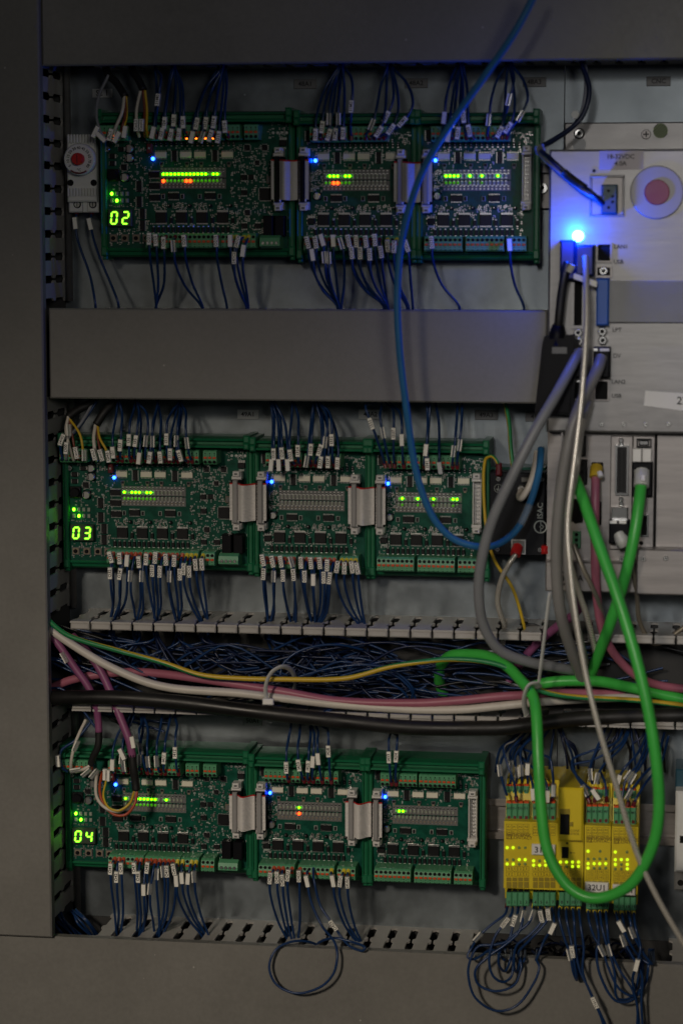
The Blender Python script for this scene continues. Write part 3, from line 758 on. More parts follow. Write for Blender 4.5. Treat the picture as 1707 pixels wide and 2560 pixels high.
# ---------------------------------------------------------------- industrial computer at the right
PD = .078                # depth of its face
PC = thing('industrial_computer', P(1640, 760, 0), 'silver metal industrial computer with ports and a magenta disc at the right edge', 'computer')
XE = U(1850, 760, PD)[0]
xl = U(1368, 800, PD)[0]
zt_, zm_, zb_ = U(1540, 373, PD)[1], U(1600, 1083, PD)[1], U(1500, 1484, PD)[1]
b = MB(); b.box(xl, XE, .006, PD, zm_, zt_, 'steel', .0016); b.build('face_panel', PC)
b = MB(); b.pb(1410, 305, 1860, 378, .0005, .010, 'steel', .001); b.build('mounting_flange', PC)
RD = .060
b = MB(); b.box(xl, XE, .006, RD, zb_ + .004, zm_ - .0003, 'steel_dull'); b.build('slot_panel', PC)
b = MB(); b.box(U(1590, 1430, PD)[0], XE, RD + .0002, PD, zb_, U(1650, 1374, PD)[1], 'steel_dull', .001); b.box(xl, U(1590, 1430, PD)[0] - .0004, RD + .0002, PD - .006, zb_, U(1450, 1405, PD - .006)[1], 'steel_dull', .001); b.build('lower_flange', PC)
b = MB(); b.box(U(1488, 1200, PD)[0] - .0265, U(1488, 1200, PD)[0] - .025, RD + .0002, PD - .002, U(1480, 1372, PD)[1], zm_ - .0005, 'steel_dull'); b.build('partition', PC)
def psc(px, py, d, r, name='screw', par=PC, m='tin', n=18):
    b = MB(); x, z = U(px, py, d); r /= 3250
    b.cyl(x, z, r, d, d + .0016, m, n, .0004); b.box(x - r * .6, x + r * .6, d + .0016, d + .00168, z - r * .13, z + r * .13, 'ink'); b.box(x - r * .13, x + r * .13, d + .0016, d + .00166, z - r * .6, z + r * .6, 'ink'); return b.build(name, par)
b = MB(); x, z = U(1447, 334, .010); b.cyl(x, z, .0042, .010, .0112, 'hole', 20); b.cyl(x, z, .0036, .0112, .0145, 'chrome', 20, .0006); b.cyl(x, z, .0016, .0145, .0147, 'hole', 6); b.build('keyhole_bolt', PC)
b = MB(); x, z = U(1447, 360, .010); b.cyl(x, z, .0054, .010, .0103, 'label_light', 20); b.build('keyhole', PC)
psc(1614, 336, .010, 12, m='steel_dull')
b = MB(); x, z = U(1650, 327, .010); R_ = 18 / 3200; b.cyl(x, z, R_, .010, .0104, 'sticker_green', 26)
for k in range(-3, 4):
    c0 = k * R_ * .30; h = math.sqrt(max(0, R_ * R_ * .96 - c0 * c0)); ca = sa = .7071; w = R_ * .075
    q = [(c0 - w, -h), (c0 + w, -h), (c0 + w, h), (c0 - w, h)]
    b.prism([(x + u * ca + v * sa, z - u * sa + v * ca) for u, v in q], .0104, .0105, 'd', 'ink')
b.build('round_sticker', PC)
b = MB(); b.pb(1497, 377, 1608, 424, PD, PD + .0004, 'rating'); o = b.build('rating_label', PC)
b = MB(); b.ptext('18-32VDC', 1550, 392, PD + .0006, 11, 'ink'); b.ptext('4.0A', 1550, 409, PD + .0006, 11, 'ink'); b.build('lettering', o)
b = MB(); x, z = U(1484, 427, PD); b.ring(x, z, .0014, .0022, PD, PD + .0006, 'steel'); b.cyl(x, z, .0014, PD, PD + .0002, 'hole', 12); b.build('face_hole', PC)
# recessed power socket with its frame, plug
b = MB()
for q in ((1473, 438, 1560, 444), (1473, 536, 1560, 542), (1473, 444, 1479, 536), (1554, 444, 1560, 536)): b.pb(*q, PD, PD + .0012, 'steel', .0006)
b.build('socket_frame', PC)
b = MB(); b.pb(1479, 444, 1554, 536, PD + .0001, PD + .0003, 'steel_dull'); b.build('socket_recess', PC)
b = MB(); b.pb(1502, 461, 1542, 534, PD + .0004, PD + .010, 'plug_teal', .001)
for py in (482, 496, 510, 524): b.cyl(*U(1530 if py in (496, 510) else 1520, py - 5, PD + .010), .0011, PD + .010, PD + .0102, 'hole', 10)
b.build('power_plug', PC)
b = MB(); x, z = U(1641, 481, PD); b.cyl(x, z, 65 / 3290, PD, PD + .0022, 'disc_grey', 48, .0008); b.build('round_plate', PC)
b = MB(); b.cyl(x, z, 31 / 3290, PD + .0022, PD + .0036, 'disc_red', 36, .0006); b.build('magenta_disc', PC)
for s, px, py in (('LAN1', 1551, 617), ('USB', 1545, 655), ('LPT', 1541, 825), ('DV', 1541, 890), ('LAN2', 1545, 955), ('USB', 1540, 990)):
    b = MB(); b.ptext(s, px, py, PD + .0003, 10, 'ink'); b.build('port_lettering', PC)
def ring_rect(b, x0, y0, x1, y1, w, d0, d1, m):
    for q in ((x0, y0, x1, y0 + w), (x0, y1 - w, x1, y1), (x0, y0 + w, x0 + w, y1 - w), (x1 - w, y0 + w, x1, y1 - w)): b.pb(*q, d0, d1, m)
def port(x0, y0, x1, y1, w=4, m='tin', d=PD, inner='hole', name='port', par=PC):
    b = MB(); ring_rect(b, x0, y0, x1, y1, w, d, d + .0035, m); b.pb(x0 + w, y0 + w, x1 - w, y1 - w, d + .0001, d + .0004, inner); return b.build(name, par)
port(1489, 607, 1528, 656, m='steel_dull')
port(1487, 664, 1529, 694, 5, m='steel_dull')
port(1484, 950, 1521, 1002, 3, m='steel_dull')
port(1427, 952, 1462, 1000, 3)
p_ = port(1426, 690, 1462, 822, 8, 'steel', name='serial_port')
b = MB(); b.pb(1489, 696, 1521, 814, PD, PD + .012, 'strip_blue', .0012); b.build('printer_plug', PC)
for px, py in ((1508, 677), (1445, 831), (1505, 828), (1446, 852), (1506, 850)):
    b = MB(); x, z = U(px, py, PD); b.cyl(x, z, 12 / 3290, PD, PD + .006, 'chrome', 6, .0008); b.cyl(x, z, 5 / 3290, PD + .006, PD + .0062, 'hole', 10); b.build('hex_bolt', PC)
for x0 in (1424, 1482):
    b = MB(); b.pb(x0, 868, x0 + 42, 945, PD, PD + .014, 'black_plastic', .0012); o = b.build('network_plug', PC)
    b = MB(); b.pb(x0 + 16, 871, x0 + 40, 878, PD + .014, PD + .0146, 'label_white'); b.pb(x0 + 1, 871, x0 + 11, 877, PD + .014, PD + .0146, 'tin'); b.build('window', o)
b = MB(); x0, y0, d = 1612, 978, PD + .0008
vs = [P(1612, 977, d), P(1720, 984, d), P(1716, 1028, d), P(1608, 1014, d)]
b.add(vs + [v + Vector((0, .0006, 0)) for v in vs], [(3, 2, 1, 0), (0, 1, 5, 4), (1, 2, 6, 5), (2, 3, 7, 6), (3, 0, 4, 7)], 'label_white'); o = b.build('white_sticker', PC)
b = MB(); b.ptext('27', 1704, 1003, d + .0002, 19, 'ink', -.06); b.build('lettering', o)
for px in (1502, 1558, 1613, 1670): psc(px, 1061, PD, 5.5, n=12)
for px, py in ((1663, 1395), (1607, 1397), (1553, 1398)): psc(px, py, PD, 6.5, n=12)
# expansion slots
b = MB(); b.pb(1524, 1090, 1579, 1374, RD, RD + .004, 'steel_dull', .0006); B1 = b.build('slot_bracket', PC)
b = MB(); b.pb(1579.5, 1090, 1634, 1374, RD, RD + .0036, 'steel_dull', .0006); b.pb(1634, 1087, 1640, 1374, RD, RD + .001, 'hole'); B2 = b.build('slot_bracket', PC)
b = MB(); ring_rect(b, 1536, 1113, 1570, 1238, 5, RD + .004, RD + .009, 'chrome'); b.pb(1540, 1117, 1566, 1234, RD + .004, RD + .0065, 'chip_black')
for k in range(13):
    for dx in (-5, 5):
        if dx < 0 or k < 12: b.cyl(*U(1553 + dx, 1125 + k * 8.4 + (4 if dx > 0 else 0), RD + .0065), .0007, RD + .0065, RD + .0067, 'hole', 7)
b.build('serial_port', B1)
for py in (1099, 1109, 1246, 1257):
    b = MB(); b.cyl(*U(1552, py, RD), 6.5 / 3250, RD + .004, RD + .008, 'chrome', 6, .0006); b.build('hex_bolt', B1)
b = MB(); b.pb(1527, 1268, 1568, 1302, RD + .0041, RD + .008, 'chrome', .0006); b.pb(1521, 1302, 1572, 1360, RD + .0041, RD + .016, 'black_plastic', .001); o = b.build('network_plug', B1)
b = MB(); b.pb(1523, 1302, 1541, 1309, RD + .016, RD + .0166, 'label_white'); b.pb(1546, 1302, 1564, 1309, RD + .016, RD + .0166, 'label_white'); b.build('window', o)
b = MB(); b.tube([P(1545, 1335, RD + .018), P(1553, 1350, RD + .021), P(1560, 1366, RD + .021)], [.004, .0055, .005], 'tie', 10, 1, raw=True); b.build('cable_boot', o)
b = MB(); ring_rect(b, 1590, 1097, 1627, 1119, 3, RD + .0036, RD + .007, 'black_plastic'); b.pb(1596, 1101, 1621, 1114, RD + .0036, RD + .0065, 'chrome', .0008); b.build('latch', B2)
for x0 in (1580, 1605):
    b = MB(); b.pb(x0, 1122, x0 + 22, 1155, RD + .0037, RD + .0125, 'label_white', .0006); b.build('port_window', B2)
b = MB(); b.pb(1578, 1156, 1630, 1242, RD + .0037, RD + .012, 'black_plastic', .001); b.build('plug_housing', B2)
port(1598, 1286, 1620, 1342, 4, 'chrome', RD + .0037, name='serial_port', par=B2)
b = MB(); b.cyl(*U(1602, 1356, RD), 5 / 3250, RD + .0036, RD + .0045, 'hole', 10); b.build('bracket_hole', B2)
b = MB(); b.pb(1477, 1158, 1505, 1187, RD, RD + .010, 'black_plastic', .001); b.build('cable_socket', PC)
b = MB(); b.pb(1488, 1255, 1502, 1312, RD, RD + .003, 'hole'); b.build('cable_opening', PC)
# left strip of the lower part: small connectors
for q, m in (((1435, 1090, 1463, 1140), 'chip_black'), ((1440, 1150, 1466, 1210), 'chip_black'), ((1428, 1250, 1455, 1305), 'hole'), ((1430, 1330, 1450, 1370), 'terminal_green')):
    b = MB(); b.pb(*q, RD, RD + .008, m, .0008)
    for k in range(3): b.cyl(*U((q[0] + q[2]) / 2, q[1] + (k + .5) * (q[3] - q[1]) / 3, RD + .008), .0014, RD + .008, RD + .0082, 'hole', 10)
    b.build('connector', PC)
b = MB(); x, z = U(1391, 1384, PD - .006); b.ring(x, z, .0022, .0030, RD + .0002, RD + .0008, 'steel'); b.build('face_hole', PC)
b = MB(); d_ = PD - .006 + .0003
b.ptext('ISA', 1442, 1446, d_, 15, 'ink'); x, z = U(1403, 1446, d_); b.ring(x, z, .0042, .0056, d_, d_ + .0002, 'ink'); b.ring(x, z, .0014, .0024, d_, d_ + .0002, 'ink'); b.box(x + .0008, x + .004, d_, d_ + .0002, z - .0006, z + .0006, 'ink'); b.build('printed_logo', PC)
# flat cable running off to the right
b = MB(); z0, z1 = U(1610, 806, PD + .006)[1], U(1610, 702, PD + .006)[1]; x0 = U(1521, 750, PD + .006)[0]
n = 44
for k in range(n):
    za, zb2_ = z0 + (z1 - z0) * k / n, z0 + (z1 - z0) * (k + 1) / n; zc = (za + zb2_) / 2
    b.add([(x0, -(PD + .006), za), (XE, -(PD + .003), za), (x0, -(PD + .0066), zc), (XE, -(PD + .0036), zc), (x0, -(PD + .006), zb2_), (XE, -(PD + .003), zb2_)], [(0, 1, 3, 2), (2, 3, 5, 4)], 'flat_cable')
b.build('flat_cable', label='wide pale grey flat cable leaving the blue plug of the computer to the right', cat='flat cable')
# black adapter hanging at the computer's left edge, with the glowing blue lamp above it
ad = [(-.42, .5), (.36, .52), (.5, .44), (.52, -.5), (-.52, -.47), (-.46, .40)]
b = MB(); cx, cz = U(1384, 940, .096); w, h = 92 / 3330, 196 / 3330
b.prism([(cx + p * w + (.004 * (q + .5)), cz + q * h) for p, q in ad], PD + .001, .096, 'd', 'black_plastic')
b.prism([(cx + p * w * .8 + (.004 * (q + .5)), cz + q * h * .93) for p, q in ad], .096, .099, 'd', 'black_plastic')
AD = b.build('power_adapter', label='black plastic adapter hanging at the left edge of the computer', cat='adapter')
b = MB(); b.pb(1379, 868, 1416, 884, .0991, .0996, 'smd_grey'); b.build('embossed_mark', AD)
b = MB(); b.tube([P(1392, 850, .092), P(1396, 800, .095), P(1402, 740, .095), P(1410, 690, .095), P(1418, 655, .094)], .0034, 'cable_black', 9); b.tube([P(1391, 860, .092), P(1392, 835, .093), P(1395, 812, .0945)], [.0075, .0062, .0044], 'black_plastic', 10, 1, raw=True); b.build('cord', AD)
DG = thing('wireless_dongle', P(1438, 640, PD), 'black plug with a dazzling blue lamp on top at the left of the computer', 'dongle')
b = MB(); b.pb(1398, 600, 1437, 700, PD, PD + .016, 'plug_blue', .0016); b.pb(1437, 612, 1484, 690, PD, PD + .020, 'plug_blue', .0016); b.build('housing', DG)
b = MB(); x, z = U(1443, 590, PD + .012); b.cyl(x, z, .0044, PD + .004, PD + .012, 'lit_lamp', 16, .0022); b.build('lamp', DG)
b = MB(); vs = [P(1434, 683, PD + .024), P(1492, 704, PD + .024), P(1490, 718, PD + .024), P(1432, 696, PD + .024)]
b.add(vs + [v + Vector((0, .001, 0)) for v in vs], [(3, 2, 1, 0), (0, 1, 5, 4), (1, 2, 6, 5), (2, 3, 7, 6), (3, 0, 4, 7)], 'marker'); b.build('tag', DG)
b = MB(); b.tube([P(1431, 661, PD + .022), P(1420, 680, PD + .022)], .0028, 'marker', 8, 1); b.build('sleeve', DG)
l = bpy.data.lights.new('blue_lamp', 'POINT'); l.energy = .36; l.color = (.002, .06, 1); l.shadow_soft_size = .004
o = bpy.data.objects.new('blue_lamp', l); COL.objects.link(o); o.location = P(1430, 578, PD + .024)

# ---------------------------------------------------------------- black servo interface box beside the middle row
ID = .050
IB = thing('interface_box', P(1290, 1290, 0), 'black interface box with white lettering between the middle row and the computer', 'interface box')
b = MB(); b.pb(1222, 1181, 1362, 1389, .018, ID, 'isac_black', .0008); b.build('cover', IB)
b = MB(); b.pb(1222, 1168, 1362, 1183, .004, .030, 'pcb'); b.build('board_edge', IB)
b = MB(); b.pb(1255, 1177, 1278, 1180.5, .030, .0345, 'lit_blue'); b.build('status_light', IB)
for px, py in ((1245, 1197), (1353, 1198), (1243, 1373), (1349, 1374)):
    b = MB(); x, z = U(px, py, ID); b.cyl(x, z, 7 / 3220, ID, ID + .0016, 'chrome', 16, .0005); b.box(x - .0012, x + .0012, ID + .0016, ID + .0017, z - .0003, z + .0003, 'ink'); b.build('screw', IB)
b = MB(); x, z = U(1245, 1221, ID); r = .0033; b.ring(x, z, r - .0003, r, ID, ID + .0002, 'silk')
b.box(x - .0002, x + .0002, ID, ID + .0002, z - .0003, z + .0022, 'silk')
for k, w in enumerate((.0019, .0013, .0007)): b.box(x - w, x + w, ID, ID + .0002, z - .0003 - k * .0007 - .0003, z - .0003 - k * .0007, 'silk')
b.build('earth_symbol', IB)
b = MB(); b.ptext('ISAC', 1350, 1277, ID + .0002, 14, 'silk', math.pi / 2); b.build('lettering', IB)
b = MB(); x, z = U(1350, 1317, ID); b.ring(x, z, .0042, .0052, ID, ID + .0002, 'silk'); b.ring(x + .001, z, .0012, .0019, ID, ID + .00025, 'silk', 4); b.box(x - .0001, x + .0005, ID, ID + .0002, z + .0016, z + .0042, 'silk'); b.box(x - .0001, x + .0005, ID, ID + .0002, z - .0042, z - .0016, 'silk'); b.build('printed_logo', IB)
b = MB(); ring_rect(b, 1277, 1349, 1313, 1386, 3, ID, ID + .004, 'tin'); b.pb(1280, 1352, 1310, 1383, ID, ID + .0032, 'smd_grey'); b.build('socket', IB)
b = MB(); b.pb(1302, 1194, 1330, 1206, ID, ID + .004, 'smd_grey', .0006); b.pb(1280, 1188, 1290, 1200, ID, ID + .003, 'tin'); b.build('connector', IB)
b = MB(); x, z = U(1304, 1222, ID); b.cyl(x, z, .0036, ID, ID + .006, 'tin', 14, .0008); b.build('coax_socket', IB)

b = MB(); b.pb(1352, 1366, 1368, 1386, ID + .002, ID + .012, 'red_plastic', .002); b.build('red_boot', IB)

# ---------------------------------------------------------------- yellow safety modules
YD = .085
def ymod(x0, x1, groups, label, slot=False, tag_=None, tops=True, dy=0, lights=()):
    M = thing('safety_module', P((x0 + x1) / 2, 2060 + dy, .012), label, 'safety module', 'yellow modules on the mounting rail')
    y0, y1 = 1968 + dy, 2250 + dy
    zt, zb = U((x0 + x1) / 2, y0, YD)[1], U((x0 + x1) / 2, y1, YD)[1]
    zf0, zf1 = U((x0 + x1) / 2, 2056 + dy, YD)[1], U((x0 + x1) / 2, 2224 + dy, YD)[1]
    a, c = U(x0, 2150, YD)[0] + .0002, U(x1, 2150, YD)[0] - .0002
    # body profile (z, d): stepped terminals above and below a proud face
    b = MB(); b.prism([(zt, .012), (zt, .060), (zt - .010, .066), (zf0, .070), (zf0, YD), (zf1, YD), (zf1, .074), (zb - .004, .070), (zb - .004, .012)], a, c, 'x', 'pc_yellow'); b.build('housing', M)
    bx0, bx1 = x0, x1
    for gi, (g0, g1, has_top, num) in enumerate(groups):
        gw = (g1 - g0 - 6) / 4
        if has_top:
            for st, (ya, yb, d) in enumerate(((1966, 2003, .066), (2009, 2054, .077))):
                b = MB()
                for k in range(4):
                    xa = g0 + 3 + k * gw
                    b.pb(xa + .4, ya + dy, xa + gw - .4, yb + dy, .058, d, 'terminal_green', .0008)
                    b.pb(xa + gw * .25, yb - 14 + dy, xa + gw * .75, yb - 6 + dy, d, d + .0002, 'dark_red')
                o = b.build('terminal_block', M)
                b = MB()
                for k in range(4): b.pb(g0 + 4 + k * gw, ya - 5 + dy, g0 + 2 + (k + 1) * gw, ya + 1 + dy, d - .006, d - .0008, 'button_red', .0004)
                b.build('release_button', o, kind='stuff')
                if st == 1 or gi == 0:
                    b = MB()
                    for k in range(4): b.ptext(('24V', 'D1', 'D2-', 'D1-')[k] if st and num == 0 else ('A1', 'A1', 'A2', 'A2')[k] if not st else ('M0', 'M1', 'M2', 'M3')[k], g0 + 3 + (k + .5) * gw, ya + 12 + dy, d + .0002, 6, 'ink')
                    b.build('pole_lettering', o, kind='stuff')
        b = MB()
        for k in range(4):
            xa = g0 + 3 + k * gw
            b.pb(xa + .4, 2232 + dy, xa + gw - .4, 2266 + dy, .060, .079, 'terminal_green', .0008); b.pb(xa + gw * .15, 2226 + dy, xa + gw * .85, 2237 + dy, .060, .0765, 'hole')
            b.ptext(str(num * 4 + k), xa + gw / 2, 2256 + dy, .0792, 8, 'ink')
        b.build('terminal_block', M)
        b = MB()     # printed grid on the face
        top_y = 2060 if has_top else 2110
        if has_top:
            for k in range(4):
                xa = g0 + 3 + k * gw
                for yy in (2060, 2075): ring_rect(b, xa + .6, yy + dy, xa + gw - .6, yy + 14 + dy, .8, YD, YD + .0001, 'pc_print')
                b.ptext(('A1', 'A1', 'A2', 'A2')[k], xa + gw / 2, 2067 + dy, YD + .0001, 5.5, 'pc_print'); b.ptext(('24V', 'D1', 'D2', 'D3')[k], xa + gw / 2, 2082 + dy, YD + .0001, 5.5, 'pc_print')
        for k in range(4):
            xa = g0 + 3 + k * gw
            ring_rect(b, xa + .6, 2166 + dy, xa + gw - .6, 2178 + dy, .8, YD, YD + .0001, 'pc_print'); ring_rect(b, xa + .6, 2180 + dy, xa + gw - .6, 2191 + dy, .8, YD, YD + .0001, 'pc_print')
            b.ptext(str(num * 4 + k), xa + gw / 2, 2172 + dy, YD + .0001, 6, 'pc_print'); b.ptext(str(num * 4 + k), xa + gw / 2, 2186 + dy, YD + .0001, 6, 'pc_print')
        b.build('printed_grid', M)
        for k in range(4):
            xa = g0 + 3 + k * gw
            b = MB(); b.pb(xa + 1.2, 2194 + dy, xa + gw - 1.2, 2203 + dy, YD, YD + .0006, 'pc_window'); b.pb(xa + 1.2, 2205 + dy, xa + gw - 1.2, 2220 + dy, YD, YD + .0006, 'pc_window'); b.build('marking_window', M)
        if has_top and num != 1:
            b = MB(); lx0 = g0 + 6; ring_rect(b, lx0 - 2, 2085 + dy, lx0 + 11, 2098 + dy, 2, YD + .0001, YD + .0002, 'pc_print'); b.ptext('P', lx0 + 4.5, 2091.5 + dy, YD + .0002, 9, 'pc_print')
            b.ptext('PHOENIX', lx0 + 35, 2087.5 + dy, YD + .0002, 8, 'pc_print'); b.ptext('CONTACT', lx0 + 35, 2095 + dy, YD + .0002, 8, 'pc_print'); b.build('maker_lettering', M)
    for (px, py, m) in lights:
        b = MB(); x, z = U(px, py, YD); b.cyl(x, z, 3.7 / 3280, YD, YD + .0009, m, 12, .0004); b.build('indicator_light', M)
    return M
Y, N_ = 'lit_yellow', 'sticker_green'
def lg(xs, ys, spec): return [(x, y, Y if s == '1' else N_) for y, row in zip(ys, spec) for x, s in zip(xs, row) if s != ' ']
M1 = ymod(1258, 1458, [(1261, 1325, True, 0), (1327, 1391, True, 1), (1393, 1456, False, 2)], 'wide yellow safety module with a black memory slot, leftmost on the rail',
     lights=lg((1267, 1282, 1297, 1312), (2119,), ('1100',)) + lg((1267, 1282, 1297, 1312), (2149, 2160), ('0011', '1100')) + lg((1333, 1348, 1363, 1378), (2152, 2163), ('1011', '1111')) + lg((1400, 1415, 1430, 1445), (2155, 2166), ('1111', '0011')))
b = MB(); b.pb(1394, 1970, 1457, 2105, .012, YD + .002, 'pc_yellow', .0015); b.build('memory_cover', M1)
b = MB(); b.pb(1398, 2023, 1423, 2036, YD + .002, YD + .003, 'pc_window'); b.pb(1399, 2036, 1422, 2087, YD + .002, YD + .004, 'chip_black', .0006); b.pb(1422, 2056, 1431, 2066, YD + .002, YD + .0036, 'pc_window', .0004); b.build('memory_stick', M1)
b = MB(); b.pb(1403, 2118, 1420, 2146, YD, YD + .0012, 'chip_black', .0004); b.build('port', M1)
b = MB(); b.cyl(*U(1417, 2106, YD), .0009, YD + .0021, YD + .0026, 'hole', 10); b.ptext('CONF', 1436, 2077, YD + .0022, 6, 'pc_print'); b.ptext('STICK', 1436, 2085, YD + .0022, 6, 'pc_print'); b.ptext('CONFIRM', 1438, 2103, YD + .0022, 5.5, 'pc_print')
b.box(U(1426, 2132, YD)[0], U(1437, 2132, YD)[0], YD, YD + .0001, U(1430, 2132.6, YD)[1], U(1430, 2131.6, YD)[1], 'pc_print'); b.cyl(*U(1426, 2132, YD), .0007, YD, YD + .0001, 'pc_print', 8); b.build('printed_marks', M1)
M2 = ymod(1459, 1525.5, [(1461, 1524, True, 3)], 'narrow yellow safety module labelled 32U1', dy=8,
     lights=lg((1469, 1499), (2128,), ('10',)) + lg((1469, 1484, 1498, 1513), (2147, 2159, 2170), ('0000', '1111', '1000')))
M3 = ymod(1526.5, 1594, [(1529, 1592, True, 4)], 'narrow yellow safety module at the right end of the row', dy=11,
     lights=lg((1537, 1566), (2130,), ('10',)) + lg((1537, 1552, 1567), (2149, 2161, 2172), ('111', '101', '001')))
def ytag(par, x0, y0, x1, y1, s):
    b = MB(); b.pb(x0, y0, x1, y1, YD + .0005, YD + .0032, 'label_white', .0008); o = b.build('name_plate', par); b = MB(); b.ptext(s, (x0 + x1) / 2 - {'31': 12, 'U1': -12}.get(s, 0), (y0 + y1) / 2, YD + .0034, 15, 'ink'); b.build('lettering', o)
ytag(M1, 1328, 2112, 1387, 2139, '31'); ytag(M2, 1461, 2207, 1520, 2233, '32U1'); ytag(M3, 1530, 2213, 1587, 2239, 'U1')
# grey device cut by the right edge
RM_ = thing('rail_device', P(1720, 2050, .012), 'light grey housing on the rail cut by the right edge of the picture', 'device')
b = MB(); b.pb(1687, 1925, 1800, 1980, .012, .050, 'plug_teal', .001); b.pb(1686, 1980, 1800, 2182, .012, .066, 'thermo', .0015); b.build('housing', RM_)
b = MB(); b.pb(1698, 2090, 1720, 2108, .066, .0664, 'hole'); b.build('window', RM_)
b = MB(); b.pb(1684, 2182, 1800, 2228, .004, .030, 'smd_grey', .001); b.cyl(*U(1700, 2207, .03), .0025, .030, .0302, 'hole', 14); b.build('foot', RM_)

# ---------------------------------------------------------------- wires with marker sleeves
WR = .00106
def marker(par, c, ang, t, style, read):
    """c = centre (Vector), ang = angle of the wire in the picture plane"""
    L, W = .0090, .0031
    b = MB(); ca, sa = math.cos(ang), math.sin(ang)
    def ob(l0, l1, w0, w1, y0, y1, m):
        vs = []
        for y in (y0, y1):
            for (l, w) in ((l0, w0), (l1, w0), (l1, w1), (l0, w1)): vs.append((c.x + l * ca - w * sa, c.y - y, c.z + l * sa + w * ca))
        b.add(vs, [(0, 1, 2, 3), (7, 6, 5, 4), (0, 4, 5, 1), (1, 5, 6, 2), (2, 6, 7, 3), (3, 7, 4, 0)], m)
    if style == 'w':
        ob(-L / 2, L / 2, -W / 2, W / 2, .0012, .0021, 'marker'); ob(-L / 2 - .0004, L / 2 + .0004, -W / 2 - .0004, W / 2 + .0004, -.0013, .0011, 'clear')
        if t: b.text(t, (c.x, c.y - .00222, c.z), .0034 if len(t) < 5 else .0029, 'ink', ang + (0 if read else math.pi))
    else:
        k = 1 if style == 'c' else -1
        ob(-L / 2, L / 2, k * .0012, k * .0020, -.0014, .0019, 'marker'); ob(-L / 2, L / 2, -.0016, .0016, -.0014, .0012, 'clear'); ob(-L / 2, L / 2, -k * .0010, -k * .0004, .0012, .0016, 'tin')
    return b.build('marker', par)
def wire(label, pts, m='wire_blue', r=WR, mk=(), ferr=None, cat='wire', group='thin wires of the cabinet', n=6, name='wire', sides=6, m2=None):
    """pts: (px, py, d) tuples or Vectors; mk: list of (index into pts, text, style)"""
    q = [p if isinstance(p, Vector) else P(*p) for p in pts]
    W_ = thing(name, q[-1], label, cat, group)
    b = MB(); b.tube(q, r, m, sides, n, m2=m2); b.build('strand', W_)
    for (i, t, st) in mk:
        a, c = q[max(i - 1, 0)], q[min(i + 1, len(q) - 1)]
        d = a - c
        ang = math.atan2(d.z, d.x)
        if ang < 0: ang += math.pi
        marker(W_, q[i] + Vector((0, -.0006, 0)), ang, t, st, True)
    if ferr:
        b = MB(); a = q[-1]; d = (q[-2] - a).normalized(); b.tube([a - d * .001, a + d * .0032], .0016, ferr, 8, 1); b.build('ferrule', W_)
    return W_
rw = random.Random(3)
def bwires(row, kind, side, items, ey, ferr='dark_red', depth=.058, m='wire_blue', hang=True):
    """items: (marker px, marker py, text, style, exit px[, ferrule])"""
    R, bx, bz, sz = BOARDS[(row, kind)]
    free = sorted(BPOLES[(row, kind)]['t' if side == 'top' else 'b'])
    items = sorted(items, key=lambda q: q[0])
    texts = [q[2] for q in items]
    xs = [P(q[0], q[1], depth).x for q in items]; n_, m_ = len(items), len(free); INF = 1e9
    D = [[INF] * (m_ + 1) for _ in range(n_ + 1)]; D[0] = [0] * (m_ + 1)
    for i in range(1, n_ + 1):
        for j in range(i, m_ + 1): D[i][j] = min(D[i][j - 1], D[i - 1][j - 1] + (xs[i - 1] - free[j - 1][0]) ** 2)
    pick = [None] * n_; i, j = n_, m_
    while i:
        if D[i][j] == D[i][j - 1]: j -= 1
        else: i -= 1; j -= 1; pick[i] = free[j]
    bd = {'A': 'left', 'B': 'middle', 'C': 'right'}[kind] + f' board, {ROW[row]} row'
    for k, it in enumerate(items):
        mx, my, t, st, ex = it[:5]; fr = it[5] if len(it) > 5 else ferr
        tgt = P(mx, my, depth)
        pole = pick[k]
        e = Vector((pole[0], -.0495, pole[1]))
        j = rw.uniform(-4, 4); dj = rw.uniform(-.006, .006)
        up = -1 if side == 'top' else 1
        M_ = tgt + Vector((0, rw.uniform(-.002, .002), 0))
        a0 = P(ex + j, ey + up * 26, .034 + dj); a1 = P(ex + j, ey, .040 + dj)
        M2 = M_ + (M_ - e).normalized() * .012
        if side != 'top': M2 = M_ + Vector(((M_.x - e.x) * .35, .001, -.013))
        else: M2 = M_ + Vector(((M_.x - e.x) * .5, .001, .013))
        mid = M2.lerp(a1, .55) + Vector(((M2.x - a1.x) * .22, .002, 0))
        e2 = e + Vector(((M_.x - e.x) * .2, -.006, (M_.z - e.z) * .3))
        if texts.count(t) == 1 and t: lab = f'blue wire marked {t} at the {side} edge, {bd}'
        else: lab = f'{ORD[k]} blue wire from the left at the {side} edge, {bd}'
        wire(lab, [a0, a1, mid, M2, M_, e2, e], m, mk=[(4, t, st)], ferr=fr, group=f'blue wires plugged into the boards')
def W(*a): return [(x, y, t, st, ex) for (x, y, t, st, ex) in a]
Yf = 'ferrule_yellow'
